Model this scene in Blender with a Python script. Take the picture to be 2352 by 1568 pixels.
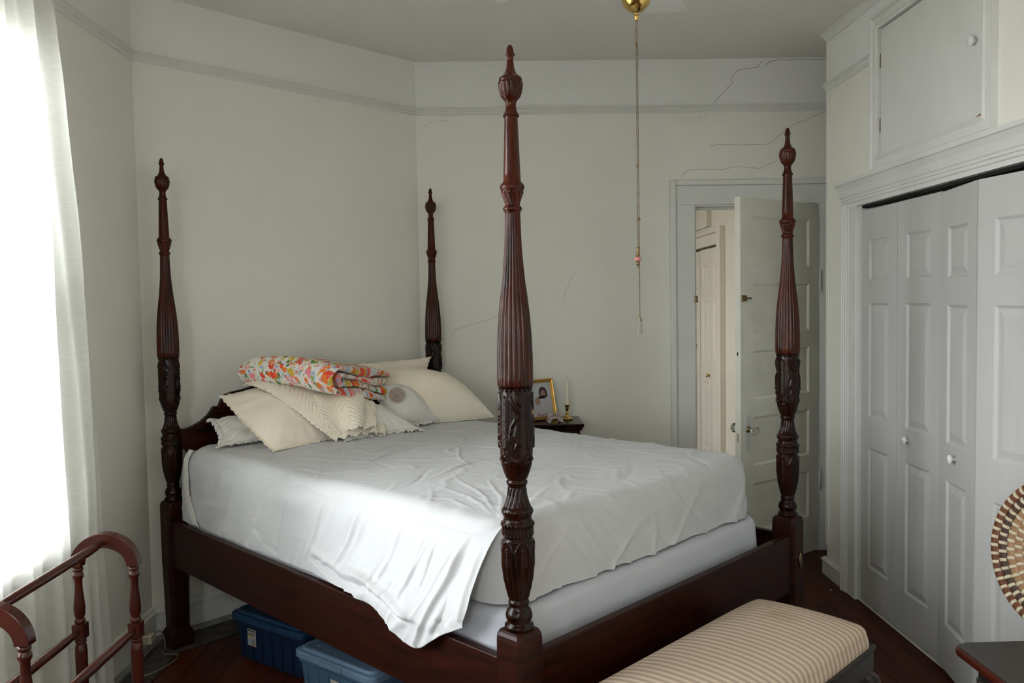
import bpy, math, random
import numpy as np
from mathutils import Vector, Matrix, noise

for o in list(bpy.data.objects):
    bpy.data.objects.remove(o)
scene = bpy.context.scene
COL = scene.collection
rnd = random.Random(7)
PI = math.pi

# ------------------------------------------------------------------ camera
CAM_Z = 1.4446
cam_d = bpy.data.cameras.new('camera')
cam_d.sensor_width = 36.0
cam_d.lens = 1892.6 / 2352 * 36.0
cam_d.clip_start = 0.02
cam = bpy.data.objects.new('camera', cam_d)
COL.objects.link(cam)


def cam_axes(yaw, pitch, roll):
    f = Vector((math.sin(yaw) * math.cos(pitch), math.cos(yaw) * math.cos(pitch), math.sin(pitch)))
    r = Vector((math.cos(yaw), -math.sin(yaw), 0))
    u = r.cross(f)
    r2 = math.cos(roll) * r + math.sin(roll) * u
    u2 = -math.sin(roll) * r + math.cos(roll) * u
    return r2, u2, f


_r, _u, _f = cam_axes(math.radians(1.07), math.radians(-2.74), math.radians(-0.94))
cam.matrix_world = Matrix(((_r.x, _u.x, -_f.x, 0), (_r.y, _u.y, -_f.y, 0), (_r.z, _u.z, -_f.z, CAM_Z), (0, 0, 0, 1)))
scene.camera = cam

# ------------------------------------------------------------------ sky and daylight
world = bpy.data.worlds.new('sky')
scene.world = world
world.use_nodes = True
wb = world.node_tree.nodes['Background']
wb.inputs[0].default_value = (0.94, 0.95, 1.0, 1)
wb.inputs[1].default_value = 17.5


def portal(name, loc, rot, sx, sy):
    """marks a window opening through which the sky light is sampled"""
    l = bpy.data.lights.new(name, 'AREA')
    l.shape = 'RECTANGLE'
    l.size, l.size_y = sx, sy
    l.cycles.is_portal = True
    o = bpy.data.objects.new(name, l)
    o.location = loc
    o.rotation_euler = rot
    COL.objects.link(o)
    return o


# the small built-in flash of the photographer's camera, a hand above the lens
fl = bpy.data.lights.new('camera_flash', 'AREA')
fl.shape = 'RECTANGLE'
fl.size, fl.size_y = 0.05, 0.03
fl.energy = 3.6
fl.color = (1.0, 0.95, 0.86)
flo = bpy.data.objects.new('camera_flash', fl)
flo.location = Vector((0, 0, CAM_Z)) + _u * 0.12
flo.rotation_euler = cam.matrix_world.to_euler()
COL.objects.link(flo)

scene.view_settings.view_transform = 'Standard'
scene.view_settings.look = 'None'
scene.view_settings.gamma = 1
scene.view_settings.use_curve_mapping = False
scene.view_settings.exposure = 0.0


# ------------------------------------------------------------------ helpers
class MB:
    """collects vertices and faces and links them as one mesh object"""

    def __init__(s):
        s.v, s.f, s.m, s.sm, s.uv = [], [], [], [], None

    def add(s, vs, fs, mat=0, smooth=False):
        b = len(s.v)
        s.v.extend([tuple(map(float, p)) for p in vs])
        for f in fs:
            s.f.append(tuple(b + i for i in f))
            s.m.append(mat)
            s.sm.append(smooth)
        return s

    def box(s, x0, x1, y0, y1, z0, z1, mat=0, M=None):
        vs = [(x, y, z) for x in (x0, x1) for y in (y0, y1) for z in (z0, z1)]
        if M is not None:
            vs = [tuple(M @ Vector(p)) for p in vs]
        return s.add(vs, [(0, 1, 3, 2), (4, 6, 7, 5), (0, 4, 5, 1), (2, 3, 7, 6), (0, 2, 6, 4), (1, 5, 7, 3)], mat)

    def grid(s, P, closed_u=False, closed_v=False, mat=0, smooth=True, flip=False):
        """P: array (nu, nv, 3)"""
        P = np.asarray(P, float)
        nu, nv = P.shape[:2]
        fs = []
        for i in range(nu if closed_u else nu - 1):
            i2 = (i + 1) % nu
            for j in range(nv if closed_v else nv - 1):
                j2 = (j + 1) % nv
                q = (i * nv + j, i * nv + j2, i2 * nv + j2, i2 * nv + j)
                fs.append(q[::-1] if flip else q)
        return s.add(P.reshape(-1, 3), fs, mat, smooth)

    def lathe(s, prof, n=32, mat=0, M=None, smooth=True, rf=None, caps=True):
        """prof: list of (r, z); rf(theta, k) multiplies the radius"""
        P = np.zeros((len(prof), n, 3))
        for k, (r, z) in enumerate(prof):
            for j in range(n):
                t = 2 * PI * j / n
                rr = r * (rf(t, z) if rf else 1.0)
                P[k, j] = (rr * math.cos(t), rr * math.sin(t), z)
        if M is not None:
            P = np.array([[tuple(M @ Vector(q)) for q in row] for row in P])
        b = len(s.v)
        s.grid(P, closed_v=True, mat=mat, smooth=smooth, flip=True)
        if caps:
            for k, fl_ in ((0, False), (len(prof) - 1, True)):
                if prof[k][0] > 1e-5:
                    idx = [b + k * n + j for j in range(n)]
                    s.f.append(tuple(idx if fl_ else idx[::-1]))
                    s.m.append(mat)
                    s.sm.append(False)
        return s

    def tube(s, pts, r, n=8, mat=0, smooth=True, closed=False, caps=True):
        pts = [Vector(p) for p in pts]
        m = len(pts)
        rs = r if isinstance(r, (list, tuple)) else [r] * m
        P = np.zeros((m, n, 3))
        up = Vector((0, 0, 1))
        prev = None
        for i, p in enumerate(pts):
            a = pts[(i - 1) % m] if (closed or i > 0) else p
            c = pts[(i + 1) % m] if (closed or i < m - 1) else p
            t = (c - a).normalized()
            if prev is None:
                e = t.cross(up)
                if e.length < 1e-3:
                    e = t.cross(Vector((1, 0, 0)))
                e.normalize()
            else:
                e = (prev - t * prev.dot(t)).normalized()
            prev = e
            g = t.cross(e)
            for j in range(n):
                an = 2 * PI * j / n
                P[i, j] = p + rs[i] * (math.cos(an) * e + math.sin(an) * g)
        b = len(s.v)
        s.grid(P, closed_u=closed, closed_v=True, mat=mat, smooth=smooth, flip=True)
        if caps and not closed:
            s.f.append(tuple(b + j for j in range(n))[::-1]); s.m.append(mat); s.sm.append(False)
            s.f.append(tuple(b + (m - 1) * n + j for j in range(n))); s.m.append(mat); s.sm.append(False)
        return s

    def prism(s, outline, t0, t1, axis='y', mat=0, smooth=False, M=None):
        """outline: 2D polygon (a, b); extruded from t0 to t1 along the axis"""
        n = len(outline)

        def pt(a, b, t):
            q = {'y': (a, t, b), 'x': (t, a, b), 'z': (a, b, t)}[axis]
            return tuple(M @ Vector(q)) if M is not None else q
        vs = [pt(a, b, t0) for a, b in outline] + [pt(a, b, t1) for a, b in outline]
        b0 = len(s.v)
        fs = [(i, (i + 1) % n, n + (i + 1) % n, n + i) for i in range(n)]
        s.add(vs, fs, mat, smooth)
        s.add([], [], mat)
        s.f.append(tuple(b0 + i for i in range(n))[::-1]); s.m.append(mat); s.sm.append(False)
        s.f.append(tuple(b0 + n + i for i in range(n))); s.m.append(mat); s.sm.append(False)
        return s

    def molding(s, prof, A, B, nrm, mat=0, ea=0.0, eb=0.0):
        """prof: polyline (out, z) swept from A to B; nrm: direction into the room; ea, eb: mitre slopes"""
        A, B, nrm = Vector(A), Vector(B), Vector(nrm).normalized()
        d = (B - A).normalized()
        va = [A + nrm * o + Vector((0, 0, z)) + d * (ea * o) for o, z in prof]
        vb = [B + nrm * o + Vector((0, 0, z)) - d * (eb * o) for o, z in prof]
        n = len(prof)
        fs = [(i, (i + 1) % n, n + (i + 1) % n, n + i) for i in range(n)]
        b0 = len(s.v)
        s.add([tuple(p) for p in va + vb], fs, mat)
        s.f.append(tuple(b0 + i for i in range(n))[::-1]); s.m.append(mat); s.sm.append(False)
        s.f.append(tuple(b0 + n + i for i in range(n))); s.m.append(mat); s.sm.append(False)
        return s

    def build(s, name, mats, parent=None, bevel=0.0, seg=2, fixn=True, subsurf=0, sharp=35):
        me = bpy.data.meshes.new(name)
        me.from_pydata(s.v, [], s.f)
        if not isinstance(mats, (list, tuple)):
            mats = [mats]
        for m_ in mats:
            me.materials.append(m_)
        me.polygons.foreach_set('material_index', s.m)
        me.polygons.foreach_set('use_smooth', s.sm)
        if s.uv is not None:
            uvl = me.uv_layers.new(name='UVMap')
            li = np.zeros(len(me.loops), dtype=np.int32)
            me.loops.foreach_get('vertex_index', li)
            uvl.data.foreach_set('uv', np.asarray(s.uv, dtype=np.float32)[li].ravel())
        me.update()
        if fixn:
            import bmesh
            bm = bmesh.new(); bm.from_mesh(me)
            bmesh.ops.recalc_face_normals(bm, faces=bm.faces)
            bm.to_mesh(me); bm.free()
        o = bpy.data.objects.new(name, me)
        COL.objects.link(o)
        if parent is not None:
            o.parent = parent
        if bevel > 0:
            md = o.modifiers.new('bevel', 'BEVEL')
            md.width, md.segments, md.limit_method = bevel, seg, 'ANGLE'
            md.angle_limit = math.radians(40)
            md.harden_normals = False
        if subsurf:
            md = o.modifiers.new('subdivision', 'SUBSURF')
            md.levels = md.render_levels = subsurf
        return o


def tag(o, label=None, cat=None, group=None, kind=None):
    if label: o['label'] = label
    if cat: o['category'] = cat
    if group: o['group'] = group
    if kind: o['kind'] = kind
    return o


def empty(name, loc=(0, 0, 0), rz=0.0, parent=None):
    o = bpy.data.objects.new(name, None)
    o.empty_display_size = 0.1
    COL.objects.link(o)
    o.location = loc
    o.rotation_euler = (0, 0, rz)
    if parent is not None: o.parent = parent
    return o


def struct(o, label=None):
    o['kind'] = 'structure'
    if label: o['label'] = label
    return o


def copy_tree(o, parent=None):
    c = o.copy(); COL.objects.link(c); c.parent = parent
    for ch in o.children:
        copy_tree(ch, c)
    return c


def catmull(P, n):
    """resample a control polyline (k, 3) to n points"""
    P = np.asarray(P, float)
    k = len(P)
    Q = np.vstack([2 * P[0] - P[1], P, 2 * P[-1] - P[-2]])
    out = []
    for t in np.linspace(0, k - 1 - 1e-9, n):
        i = int(t); f = t - i
        a, b, c, d = Q[i], Q[i + 1], Q[i + 2], Q[i + 3]
        out.append(0.5 * ((2 * b) + (-a + c) * f + (2 * a - 5 * b + 4 * c - d) * f * f + (-a + 3 * b - 3 * c + d) * f ** 3))
    return np.array(out)


def net(ctrl, nu, nv):
    C = np.asarray(ctrl, float)
    rows = np.array([catmull(r, nv) for r in C])
    return np.array([catmull(rows[:, j], nu) for j in range(nv)]).transpose(1, 0, 2)


def grid_normals(P):
    du = np.gradient(P, axis=0); dv = np.gradient(P, axis=1)
    n = np.cross(du, dv)
    return n / (np.linalg.norm(n, axis=2, keepdims=True) + 1e-12)


def nz(p, s, seed=0.0):
    return noise.noise(Vector((p[0] * s + seed, p[1] * s - seed * 0.7, p[2] * s + seed * 1.3)))


def smooth01(x):
    x = min(1.0, max(0.0, x))
    return x * x * (3 - 2 * x)


# ------------------------------------------------------------------ materials
def mat(name, col, rough=0.5, metal=0.0, spec=0.5, noise_amt=0.0, noise_scale=6.0, bump=0.0, bump_scale=200.0,
        coat=0.0, trans=0.0, ior=1.45, sheen=0.0, stretch=None, col2=None, coords='Object', detail=3.0):
    m = bpy.data.materials.new(name)
    m.use_nodes = True
    nt = m.node_tree
    b = nt.nodes['Principled BSDF']
    b.inputs['Base Color'].default_value = (*col, 1)
    b.inputs['Roughness'].default_value = rough
    b.inputs['Metallic'].default_value = metal
    b.inputs['Specular IOR Level'].default_value = spec
    b.inputs['Coat Weight'].default_value = coat
    b.inputs['Coat Roughness'].default_value = 0.12
    b.inputs['Transmission Weight'].default_value = trans
    b.inputs['IOR'].default_value = ior
    b.inputs['Sheen Weight'].default_value = sheen
    tc = nt.nodes.new('ShaderNodeTexCoord')
    mp = nt.nodes.new('ShaderNodeMapping')
    nt.links.new(tc.outputs[coords], mp.inputs[0])
    if stretch: mp.inputs['Scale'].default_value = stretch
    if noise_amt or col2:
        n = nt.nodes.new('ShaderNodeTexNoise')
        n.inputs['Scale'].default_value = noise_scale
        n.inputs['Detail'].default_value = detail
        nt.links.new(mp.outputs[0], n.inputs['Vector'])
        mx = nt.nodes.new('ShaderNodeMix')
        mx.data_type = 'RGBA'
        c2 = col2 or tuple(c * (1 - noise_amt) for c in col)
        mx.inputs[6].default_value = (*col, 1)
        mx.inputs[7].default_value = (*c2, 1)
        rp = nt.nodes.new('ShaderNodeMapRange')
        rp.inputs[1].default_value, rp.inputs[2].default_value = 0.35, 0.7
        nt.links.new(n.outputs[0], rp.inputs[0])
        nt.links.new(rp.outputs[0], mx.inputs[0])
        nt.links.new(mx.outputs[2], b.inputs['Base Color'])
    if bump:
        n2 = nt.nodes.new('ShaderNodeTexNoise')
        n2.inputs['Scale'].default_value = bump_scale
        n2.inputs['Detail'].default_value = 2
        nt.links.new(mp.outputs[0], n2.inputs['Vector'])
        bp = nt.nodes.new('ShaderNodeBump')
        bp.inputs['Strength'].default_value = 0.6
        bp.inputs['Distance'].default_value = bump
        nt.links.new(n2.outputs[0], bp.inputs['Height'])
        nt.links.new(bp.outputs[0], b.inputs['Normal'])
    return m


M_wall = mat('plaster_cream', (0.83, 0.815, 0.74), 0.6, spec=0.25, noise_amt=0.045, noise_scale=1.6, bump=0.0012, bump_scale=90)
M_frieze = mat('plaster_white', (0.82, 0.82, 0.80), 0.6, spec=0.25, noise_amt=0.03, noise_scale=2, bump=0.001, bump_scale=90)
M_ceil = mat('ceiling_paint', (0.86, 0.84, 0.79), 0.7, spec=0.2, noise_amt=0.04, noise_scale=1.2, bump=0.001, bump_scale=70)
M_trim = mat('trim_gloss_paint', (0.72, 0.72, 0.69), 0.35, spec=0.4, noise_amt=0.04, noise_scale=9, bump=0.0006, bump_scale=60)
M_door = mat('old_door_paint', (0.86, 0.85, 0.76), 0.4, spec=0.4, noise_amt=0.09, noise_scale=7, bump=0.0006, bump_scale=60)
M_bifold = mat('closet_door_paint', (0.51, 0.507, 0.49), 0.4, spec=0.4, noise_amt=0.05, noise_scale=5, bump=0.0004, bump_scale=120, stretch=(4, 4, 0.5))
M_warmlit = mat('next_room_warmlit_paint', (0.72, 0.68, 0.56), 0.5, spec=0.3, noise_amt=0.03, noise_scale=3)  # warm light of the next room is put into this cream colour
M_dust = mat('dusty_baseboard', (0.26, 0.255, 0.235), 0.6, noise_amt=0.3, noise_scale=14)
M_dark = mat('dark_gap', (0.012, 0.011, 0.010), 0.9)
M_crack = mat('crack_dark', (0.20, 0.19, 0.165), 0.9)
M_wood = mat('mahogany', (0.036, 0.0064, 0.0022), 0.21, spec=0.22, coat=0.05, col2=(0.007, 0.0018, 0.0009), noise_scale=7, stretch=(6, 6, 0.7), detail=6, bump=0.0003, bump_scale=120)
_nt = M_wood.node_tree
_b = _nt.nodes['Principled BSDF']
_src = _b.inputs['Base Color'].links[0].from_socket
_tc = _nt.nodes.new('ShaderNodeTexCoord'); _sp = _nt.nodes.new('ShaderNodeSeparateXYZ')
_nt.links.new(_tc.outputs['Object'], _sp.inputs[0])
_mr = _nt.nodes.new('ShaderNodeMapRange')      # the carved lower half has a darker antique stain than the reeded shaft
_mr.inputs[1].default_value, _mr.inputs[2].default_value = 1.2372, 1.2395
_nt.links.new(_sp.outputs[2], _mr.inputs[0])
_mx = _nt.nodes.new('ShaderNodeMix'); _mx.data_type = 'RGBA'; _mx.blend_type = 'MULTIPLY'
_mx.inputs[0].default_value = 1.0
_cr = _nt.nodes.new('ShaderNodeMix'); _cr.data_type = 'RGBA'
_cr.inputs[6].default_value = (0.52, 0.58, 0.62, 1); _cr.inputs[7].default_value = (1.8, 1.55, 1.3, 1)
_nt.links.new(_mr.outputs[0], _cr.inputs[0])
_nt.links.new(_src, _mx.inputs[6]); _nt.links.new(_cr.outputs[2], _mx.inputs[7])
_nt.links.new(_mx.outputs[2], _b.inputs['Base Color'])
M_woodh = mat('mahogany_rail', (0.027, 0.0050, 0.0022), 0.40, spec=0.2, coat=0.05, col2=(0.008, 0.0020, 0.0010), noise_scale=7, stretch=(0.8, 0.8, 8), detail=6)
M_cherry = mat('red_cherry', (0.068, 0.0105, 0.005), 0.27, spec=0.3, coat=0.2, col2=(0.036, 0.0065, 0.0035), noise_scale=4, stretch=(3, 1, 1), detail=4)
M_black = mat('ebonised_wood', (0.018, 0.014, 0.012), 0.4, coat=0.2, noise_amt=0.4, noise_scale=20)
M_brass = mat('polished_brass', (0.62, 0.42, 0.13), 0.18, metal=1.0)
M_oldbrass = mat('tarnished_brass', (0.26, 0.19, 0.10), 0.35, metal=1.0)
M_white = mat('white_plastic', (0.72, 0.72, 0.70), 0.4)
M_glass = mat('cut_glass', (1, 1, 1), 0.03, trans=1.0, ior=1.5)
M_pink = mat('pink_ceramic', (0.62, 0.24, 0.20), 0.25, coat=0.5, noise_amt=0.3, noise_scale=90)
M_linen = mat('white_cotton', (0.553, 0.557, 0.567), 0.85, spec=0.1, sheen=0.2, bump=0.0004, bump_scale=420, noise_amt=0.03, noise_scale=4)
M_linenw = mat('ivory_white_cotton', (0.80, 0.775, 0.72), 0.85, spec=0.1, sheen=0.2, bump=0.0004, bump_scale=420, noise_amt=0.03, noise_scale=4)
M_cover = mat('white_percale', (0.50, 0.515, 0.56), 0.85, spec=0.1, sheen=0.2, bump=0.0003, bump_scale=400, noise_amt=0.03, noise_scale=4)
M_cream = mat('cream_cotton', (0.87, 0.775, 0.655), 0.85, spec=0.1, sheen=0.2, bump=0.0004, bump_scale=380, noise_amt=0.06, noise_scale=7)
M_cream_y = mat('yellowed_cotton', (0.87, 0.77, 0.61), 0.85, spec=0.1, sheen=0.2, bump=0.0004, bump_scale=380, col2=(0.88, 0.84, 0.72), noise_scale=5)
M_lace = mat('lace_trim', (0.84, 0.76, 0.62), 0.9, spec=0.1, bump=0.002, bump_scale=260, noise_amt=0.15, noise_scale=120)
M_lacew = mat('white_lace', (0.78, 0.76, 0.73), 0.9, spec=0.1, bump=0.002, bump_scale=260, noise_amt=0.12, noise_scale=120)
M_knit = mat('cream_wool', (0.86, 0.79, 0.65), 0.95, spec=0.05, sheen=0.3, bump=0.0015, bump_scale=330)
M_blue = mat('navy_plastic', (0.012, 0.026, 0.065), 0.35, spec=0.4, noise_amt=0.1)
M_bluelid = mat('blue_plastic_lid', (0.017, 0.055, 0.12), 0.3, spec=0.4, noise_amt=0.1)
M_ltblue = mat('slate_blue_plastic', (0.065, 0.13, 0.215), 0.35, spec=0.4, noise_amt=0.1)
M_ltlid = mat('pale_blue_plastic_lid', (0.14, 0.225, 0.335), 0.3, spec=0.45, noise_amt=0.1)
M_paper = mat('sticker_paper', (0.40, 0.37, 0.33), 0.6)
M_ink = mat('sticker_ink', (0.05, 0.05, 0.06), 0.6)
M_ylw = mat('sticker_yellow', (0.50, 0.48, 0.12), 0.6)
M_skyb = mat('sticker_blue', (0.25, 0.36, 0.48), 0.6)
M_redp = mat('sticker_red', (0.40, 0.06, 0.05), 0.6)
M_gold = mat('gilt_frame', (0.55, 0.32, 0.08), 0.35, metal=0.8)
M_wax = mat('candle_wax', (0.74, 0.70, 0.58), 0.45, spec=0.4)
M_porc = mat('painted_porcelain', (0.62, 0.57, 0.52), 0.3, coat=0.4, col2=(0.20, 0.10, 0.11), noise_scale=95)
M_plank_a = mat('floor_varnish_a', (0.080, 0.019, 0.007), 0.42, spec=0.2, col2=(0.045, 0.011, 0.005), noise_scale=5, stretch=(12, 1, 1), detail=6)
M_plank_b = mat('floor_varnish_b', (0.064, 0.015, 0.006), 0.45, spec=0.2, col2=(0.036, 0.009, 0.0045), noise_scale=6, stretch=(12, 1, 1), detail=6)
M_plank_c = mat('floor_varnish_c', (0.092, 0.023, 0.008), 0.40, spec=0.2, col2=(0.052, 0.013, 0.006), noise_scale=5, stretch=(12, 1, 1), detail=6)
M_worn = mat('worn_floor_edge', (0.085, 0.075, 0.062), 0.8, col2=(0.04, 0.033, 0.026), noise_scale=22)
M_cord = mat('ivory_cord', (0.20, 0.19, 0.155), 0.5)
M_plug = mat('ivory_plug', (0.50, 0.46, 0.30), 0.45)
M_ground = mat('outside_ground', (0.40, 0.39, 0.35), 0.9, noise_amt=0.3)


def curtain_material():
    m = bpy.data.materials.new('sheer_curtain')
    m.use_nodes = True
    nt = m.node_tree
    nt.nodes.clear()
    out = nt.nodes.new('ShaderNodeOutputMaterial')
    di = nt.nodes.new('ShaderNodeBsdfDiffuse'); di.inputs[0].default_value = (0.82, 0.82, 0.78, 1)
    tl = nt.nodes.new('ShaderNodeBsdfTranslucent'); tl.inputs[0].default_value = (0.86, 0.86, 0.81, 1)
    tr = nt.nodes.new('ShaderNodeBsdfTransparent'); tr.inputs[0].default_value = (1, 1, 1, 1)
    m1 = nt.nodes.new('ShaderNodeMixShader'); m1.inputs[0].default_value = 0.46
    nt.links.new(di.outputs[0], m1.inputs[1]); nt.links.new(tl.outputs[0], m1.inputs[2])
    m2 = nt.nodes.new('ShaderNodeMixShader')
    tc = nt.nodes.new('ShaderNodeTexCoord')
    # a slub weave: thin horizontal and vertical threads vary how much passes straight through
    mp = nt.nodes.new('ShaderNodeMapping'); mp.inputs['Scale'].default_value = (30, 30, 420)
    nt.links.new(tc.outputs['Object'], mp.inputs[0])
    n = nt.nodes.new('ShaderNodeTexNoise'); n.inputs['Scale'].default_value = 1.0; n.inputs['Detail'].default_value = 2
    nt.links.new(mp.outputs[0], n.inputs['Vector'])
    mr = nt.nodes.new('ShaderNodeMapRange')
    mr.inputs[1].default_value, mr.inputs[2].default_value = 0.3, 0.7
    mr.inputs[3].default_value, mr.inputs[4].default_value = 0.03, 0.13
    nt.links.new(n.outputs[0], mr.inputs[0])
    nt.links.new(mr.outputs[0], m2.inputs[0])
    nt.links.new(m1.outputs[0], m2.inputs[1]); nt.links.new(tr.outputs[0], m2.inputs[2])
    nt.links.new(m2.outputs[0], out.inputs[0])
    return m


def pane_material():
    m = bpy.data.materials.new('window_glass')
    m.use_nodes = True
    nt = m.node_tree
    nt.nodes.clear()
    out = nt.nodes.new('ShaderNodeOutputMaterial')
    gl = nt.nodes.new('ShaderNodeBsdfGlossy'); gl.inputs['Roughness'].default_value = 0.02
    tr = nt.nodes.new('ShaderNodeBsdfTransparent'); tr.inputs[0].default_value = (0.95, 0.97, 0.96, 1)
    fr = nt.nodes.new('ShaderNodeFresnel'); fr.inputs[0].default_value = 1.3
    mx = nt.nodes.new('ShaderNodeMixShader')
    nt.links.new(fr.outputs[0], mx.inputs[0])
    nt.links.new(tr.outputs[0], mx.inputs[1]); nt.links.new(gl.outputs[0], mx.inputs[2])
    nt.links.new(mx.outputs[0], out.inputs[0])
    return m


def floral_material():
    """printed poppies and roses on a pale ground: flower blobs by voronoi cells in UV metres"""
    m = bpy.data.materials.new('floral_print')
    m.use_nodes = True
    nt = m.node_tree
    b = nt.nodes['Principled BSDF']
    b.inputs['Roughness'].default_value = 0.85
    b.inputs['Specular IOR Level'].default_value = 0.1
    tc = nt.nodes.new('ShaderNodeTexCoord')
    ds = nt.nodes.new('ShaderNodeTexNoise'); ds.inputs['Scale'].default_value = 38; ds.inputs['Detail'].default_value = 2
    nt.links.new(tc.outputs['UV'], ds.inputs['Vector'])
    sub = nt.nodes.new('ShaderNodeVectorMath'); sub.operation = 'SUBTRACT'; sub.inputs[1].default_value = (0.5, 0.5, 0.5)
    nt.links.new(ds.outputs['Color'], sub.inputs[0])
    sc = nt.nodes.new('ShaderNodeVectorMath'); sc.operation = 'SCALE'; sc.inputs['Scale'].default_value = 0.022
    nt.links.new(sub.outputs[0], sc.inputs[0])
    ad = nt.nodes.new('ShaderNodeVectorMath'); ad.operation = 'ADD'
    nt.links.new(tc.outputs['UV'], ad.inputs[0]); nt.links.new(sc.outputs[0], ad.inputs[1])

    def layer(scale, off, lo, hi, stops, prev, const=True):
        mp = nt.nodes.new('ShaderNodeMapping'); mp.inputs['Location'].default_value = off
        nt.links.new(ad.outputs[0], mp.inputs[0])
        v = nt.nodes.new('ShaderNodeTexVoronoi'); v.inputs['Scale'].default_value = scale
        v.inputs['Randomness'].default_value = 0.9
        nt.links.new(mp.outputs[0], v.inputs['Vector'])
        sep = nt.nodes.new('ShaderNodeSeparateColor')
        nt.links.new(v.outputs['Color'], sep.inputs[0])
        cr = nt.nodes.new('ShaderNodeValToRGB')
        cr.color_ramp.interpolation = 'CONSTANT'
        els = cr.color_ramp.elements
        els[0].position, els[0].color = 0.0, (*stops[0], 1)
        els[1].position, els[1].color = 1.0 / len(stops), (*stops[1], 1)
        for i in range(2, len(stops)):
            e = els.new(i / len(stops)); e.color = (*stops[i], 1)
        nt.links.new(sep.outputs[0], cr.inputs[0])
        mr = nt.nodes.new('ShaderNodeMapRange')
        mr.inputs[1].default_value, mr.inputs[2].default_value = lo, hi
        mr.inputs[3].default_value, mr.inputs[4].default_value = 1.0, 0.0
        nt.links.new(v.outputs['Distance'], mr.inputs[0])
        mx = nt.nodes.new('ShaderNodeMix'); mx.data_type = 'RGBA'
        nt.links.new(mr.outputs[0], mx.inputs[0])
        if isinstance(prev, tuple):
            mx.inputs[6].default_value = (*prev, 1)
        else:
            nt.links.new(prev, mx.inputs[6])
        nt.links.new(cr.outputs[0], mx.inputs[7])
        return mx.outputs[2]
    base = layer(26, (0.3, 0.1, 0), 0.36, 0.50, [(0.55, 0.64, 0.66), (0.70, 0.70, 0.66), (0.45, 0.56, 0.66), (0.72, 0.70, 0.62)], (0.74, 0.72, 0.66))
    leaf = layer(50, (0.9, 0.4, 0), 0.40, 0.46, [(0.14, 0.26, 0.06), (0.33, 0.42, 0.14), (0.72, 0.70, 0.64), (0.10, 0.20, 0.07), (0.73, 0.71, 0.66)], base)
    fl1 = layer(29, (0.0, 0.0, 0), 0.46, 0.52, [(0.80, 0.07, 0.035), (0.80, 0.25, 0.28), (0.76, 0.21, 0.045), (0.62, 0.42, 0.06), (0.73, 0.71, 0.66), (0.78, 0.16, 0.12), (0.78, 0.46, 0.46)], leaf)
    fl2 = layer(46, (0.55, 0.77, 0), 0.34, 0.39, [(0.80, 0.17, 0.05), (0.76, 0.40, 0.42), (0.74, 0.12, 0.10), (0.73, 0.71, 0.66), (0.68, 0.44, 0.08), (0.35, 0.42, 0.62)], fl1)
    ctr = layer(85, (0.2, 0.9, 0), 0.20, 0.27, [(0.70, 0.48, 0.10), (0.74, 0.70, 0.62), (0.16, 0.25, 0.07), (0.74, 0.30, 0.20)], fl2)
    nt.links.new(ctr, b.inputs['Base Color'])
    return m


def stripe_material():
    m = bpy.data.materials.new('ticking_stripe')
    m.use_nodes = True
    nt = m.node_tree
    b = nt.nodes['Principled BSDF']
    b.inputs['Roughness'].default_value = 0.9
    b.inputs['Specular IOR Level'].default_value = 0.1
    tc = nt.nodes.new('ShaderNodeTexCoord')
    sp = nt.nodes.new('ShaderNodeSeparateXYZ')
    nt.links.new(tc.outputs['Object'], sp.inputs[0])
    mu = nt.nodes.new('ShaderNodeMath'); mu.operation = 'MULTIPLY'; mu.inputs[1].default_value = 2 * PI / 0.0255
    nt.links.new(sp.outputs[0], mu.inputs[0])
    si = nt.nodes.new('ShaderNodeMath'); si.operation = 'SINE'
    nt.links.new(mu.outputs[0], si.inputs[0])
    mr = nt.nodes.new('ShaderNodeMapRange')
    mr.inputs[1].default_value, mr.inputs[2].default_value = -0.6, 0.6
    nt.links.new(si.outputs[0], mr.inputs[0])
    mx = nt.nodes.new('ShaderNodeMix'); mx.data_type = 'RGBA'
    mx.inputs[6].default_value = (0.60, 0.48, 0.37, 1)
    mx.inputs[7].default_value = (0.40, 0.305, 0.235, 1)
    nt.links.new(mr.outputs[0], mx.inputs[0])
    # an old tea-coloured stain on the seat
    n = nt.nodes.new('ShaderNodeTexNoise'); n.inputs['Scale'].default_value = 16
    nt.links.new(tc.outputs['Object'], n.inputs['Vector'])
    ds = nt.nodes.new('ShaderNodeVectorMath'); ds.operation = 'DISTANCE'; ds.inputs[1].default_value = (0.80, -0.30, 0.50)
    nt.links.new(tc.outputs['Object'], ds.inputs[0])
    nd = nt.nodes.new('ShaderNodeMath'); nd.operation = 'MULTIPLY_ADD'; nd.inputs[1].default_value = 0.09
    nt.links.new(n.outputs[0], nd.inputs[0]); nt.links.new(ds.outputs['Value'], nd.inputs[2])
    m3 = nt.nodes.new('ShaderNodeMapRange')
    m3.inputs[1].default_value, m3.inputs[2].default_value = 0.06, 0.11
    m3.inputs[3].default_value, m3.inputs[4].default_value = 0.35, 0.0
    nt.links.new(nd.outputs[0], m3.inputs[0])
    m4 = nt.nodes.new('ShaderNodeMix'); m4.data_type = 'RGBA'
    m4.inputs[7].default_value = (0.33, 0.20, 0.10, 1)
    nt.links.new(m3.outputs[0], m4.inputs[0]); nt.links.new(mx.outputs[2], m4.inputs[6])
    nt.links.new(m4.outputs[2], b.inputs['Base Color'])
    return m


M_curtain = curtain_material()
M_pane = pane_material()
M_floral = floral_material()
M_stripe = stripe_material()

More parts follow.
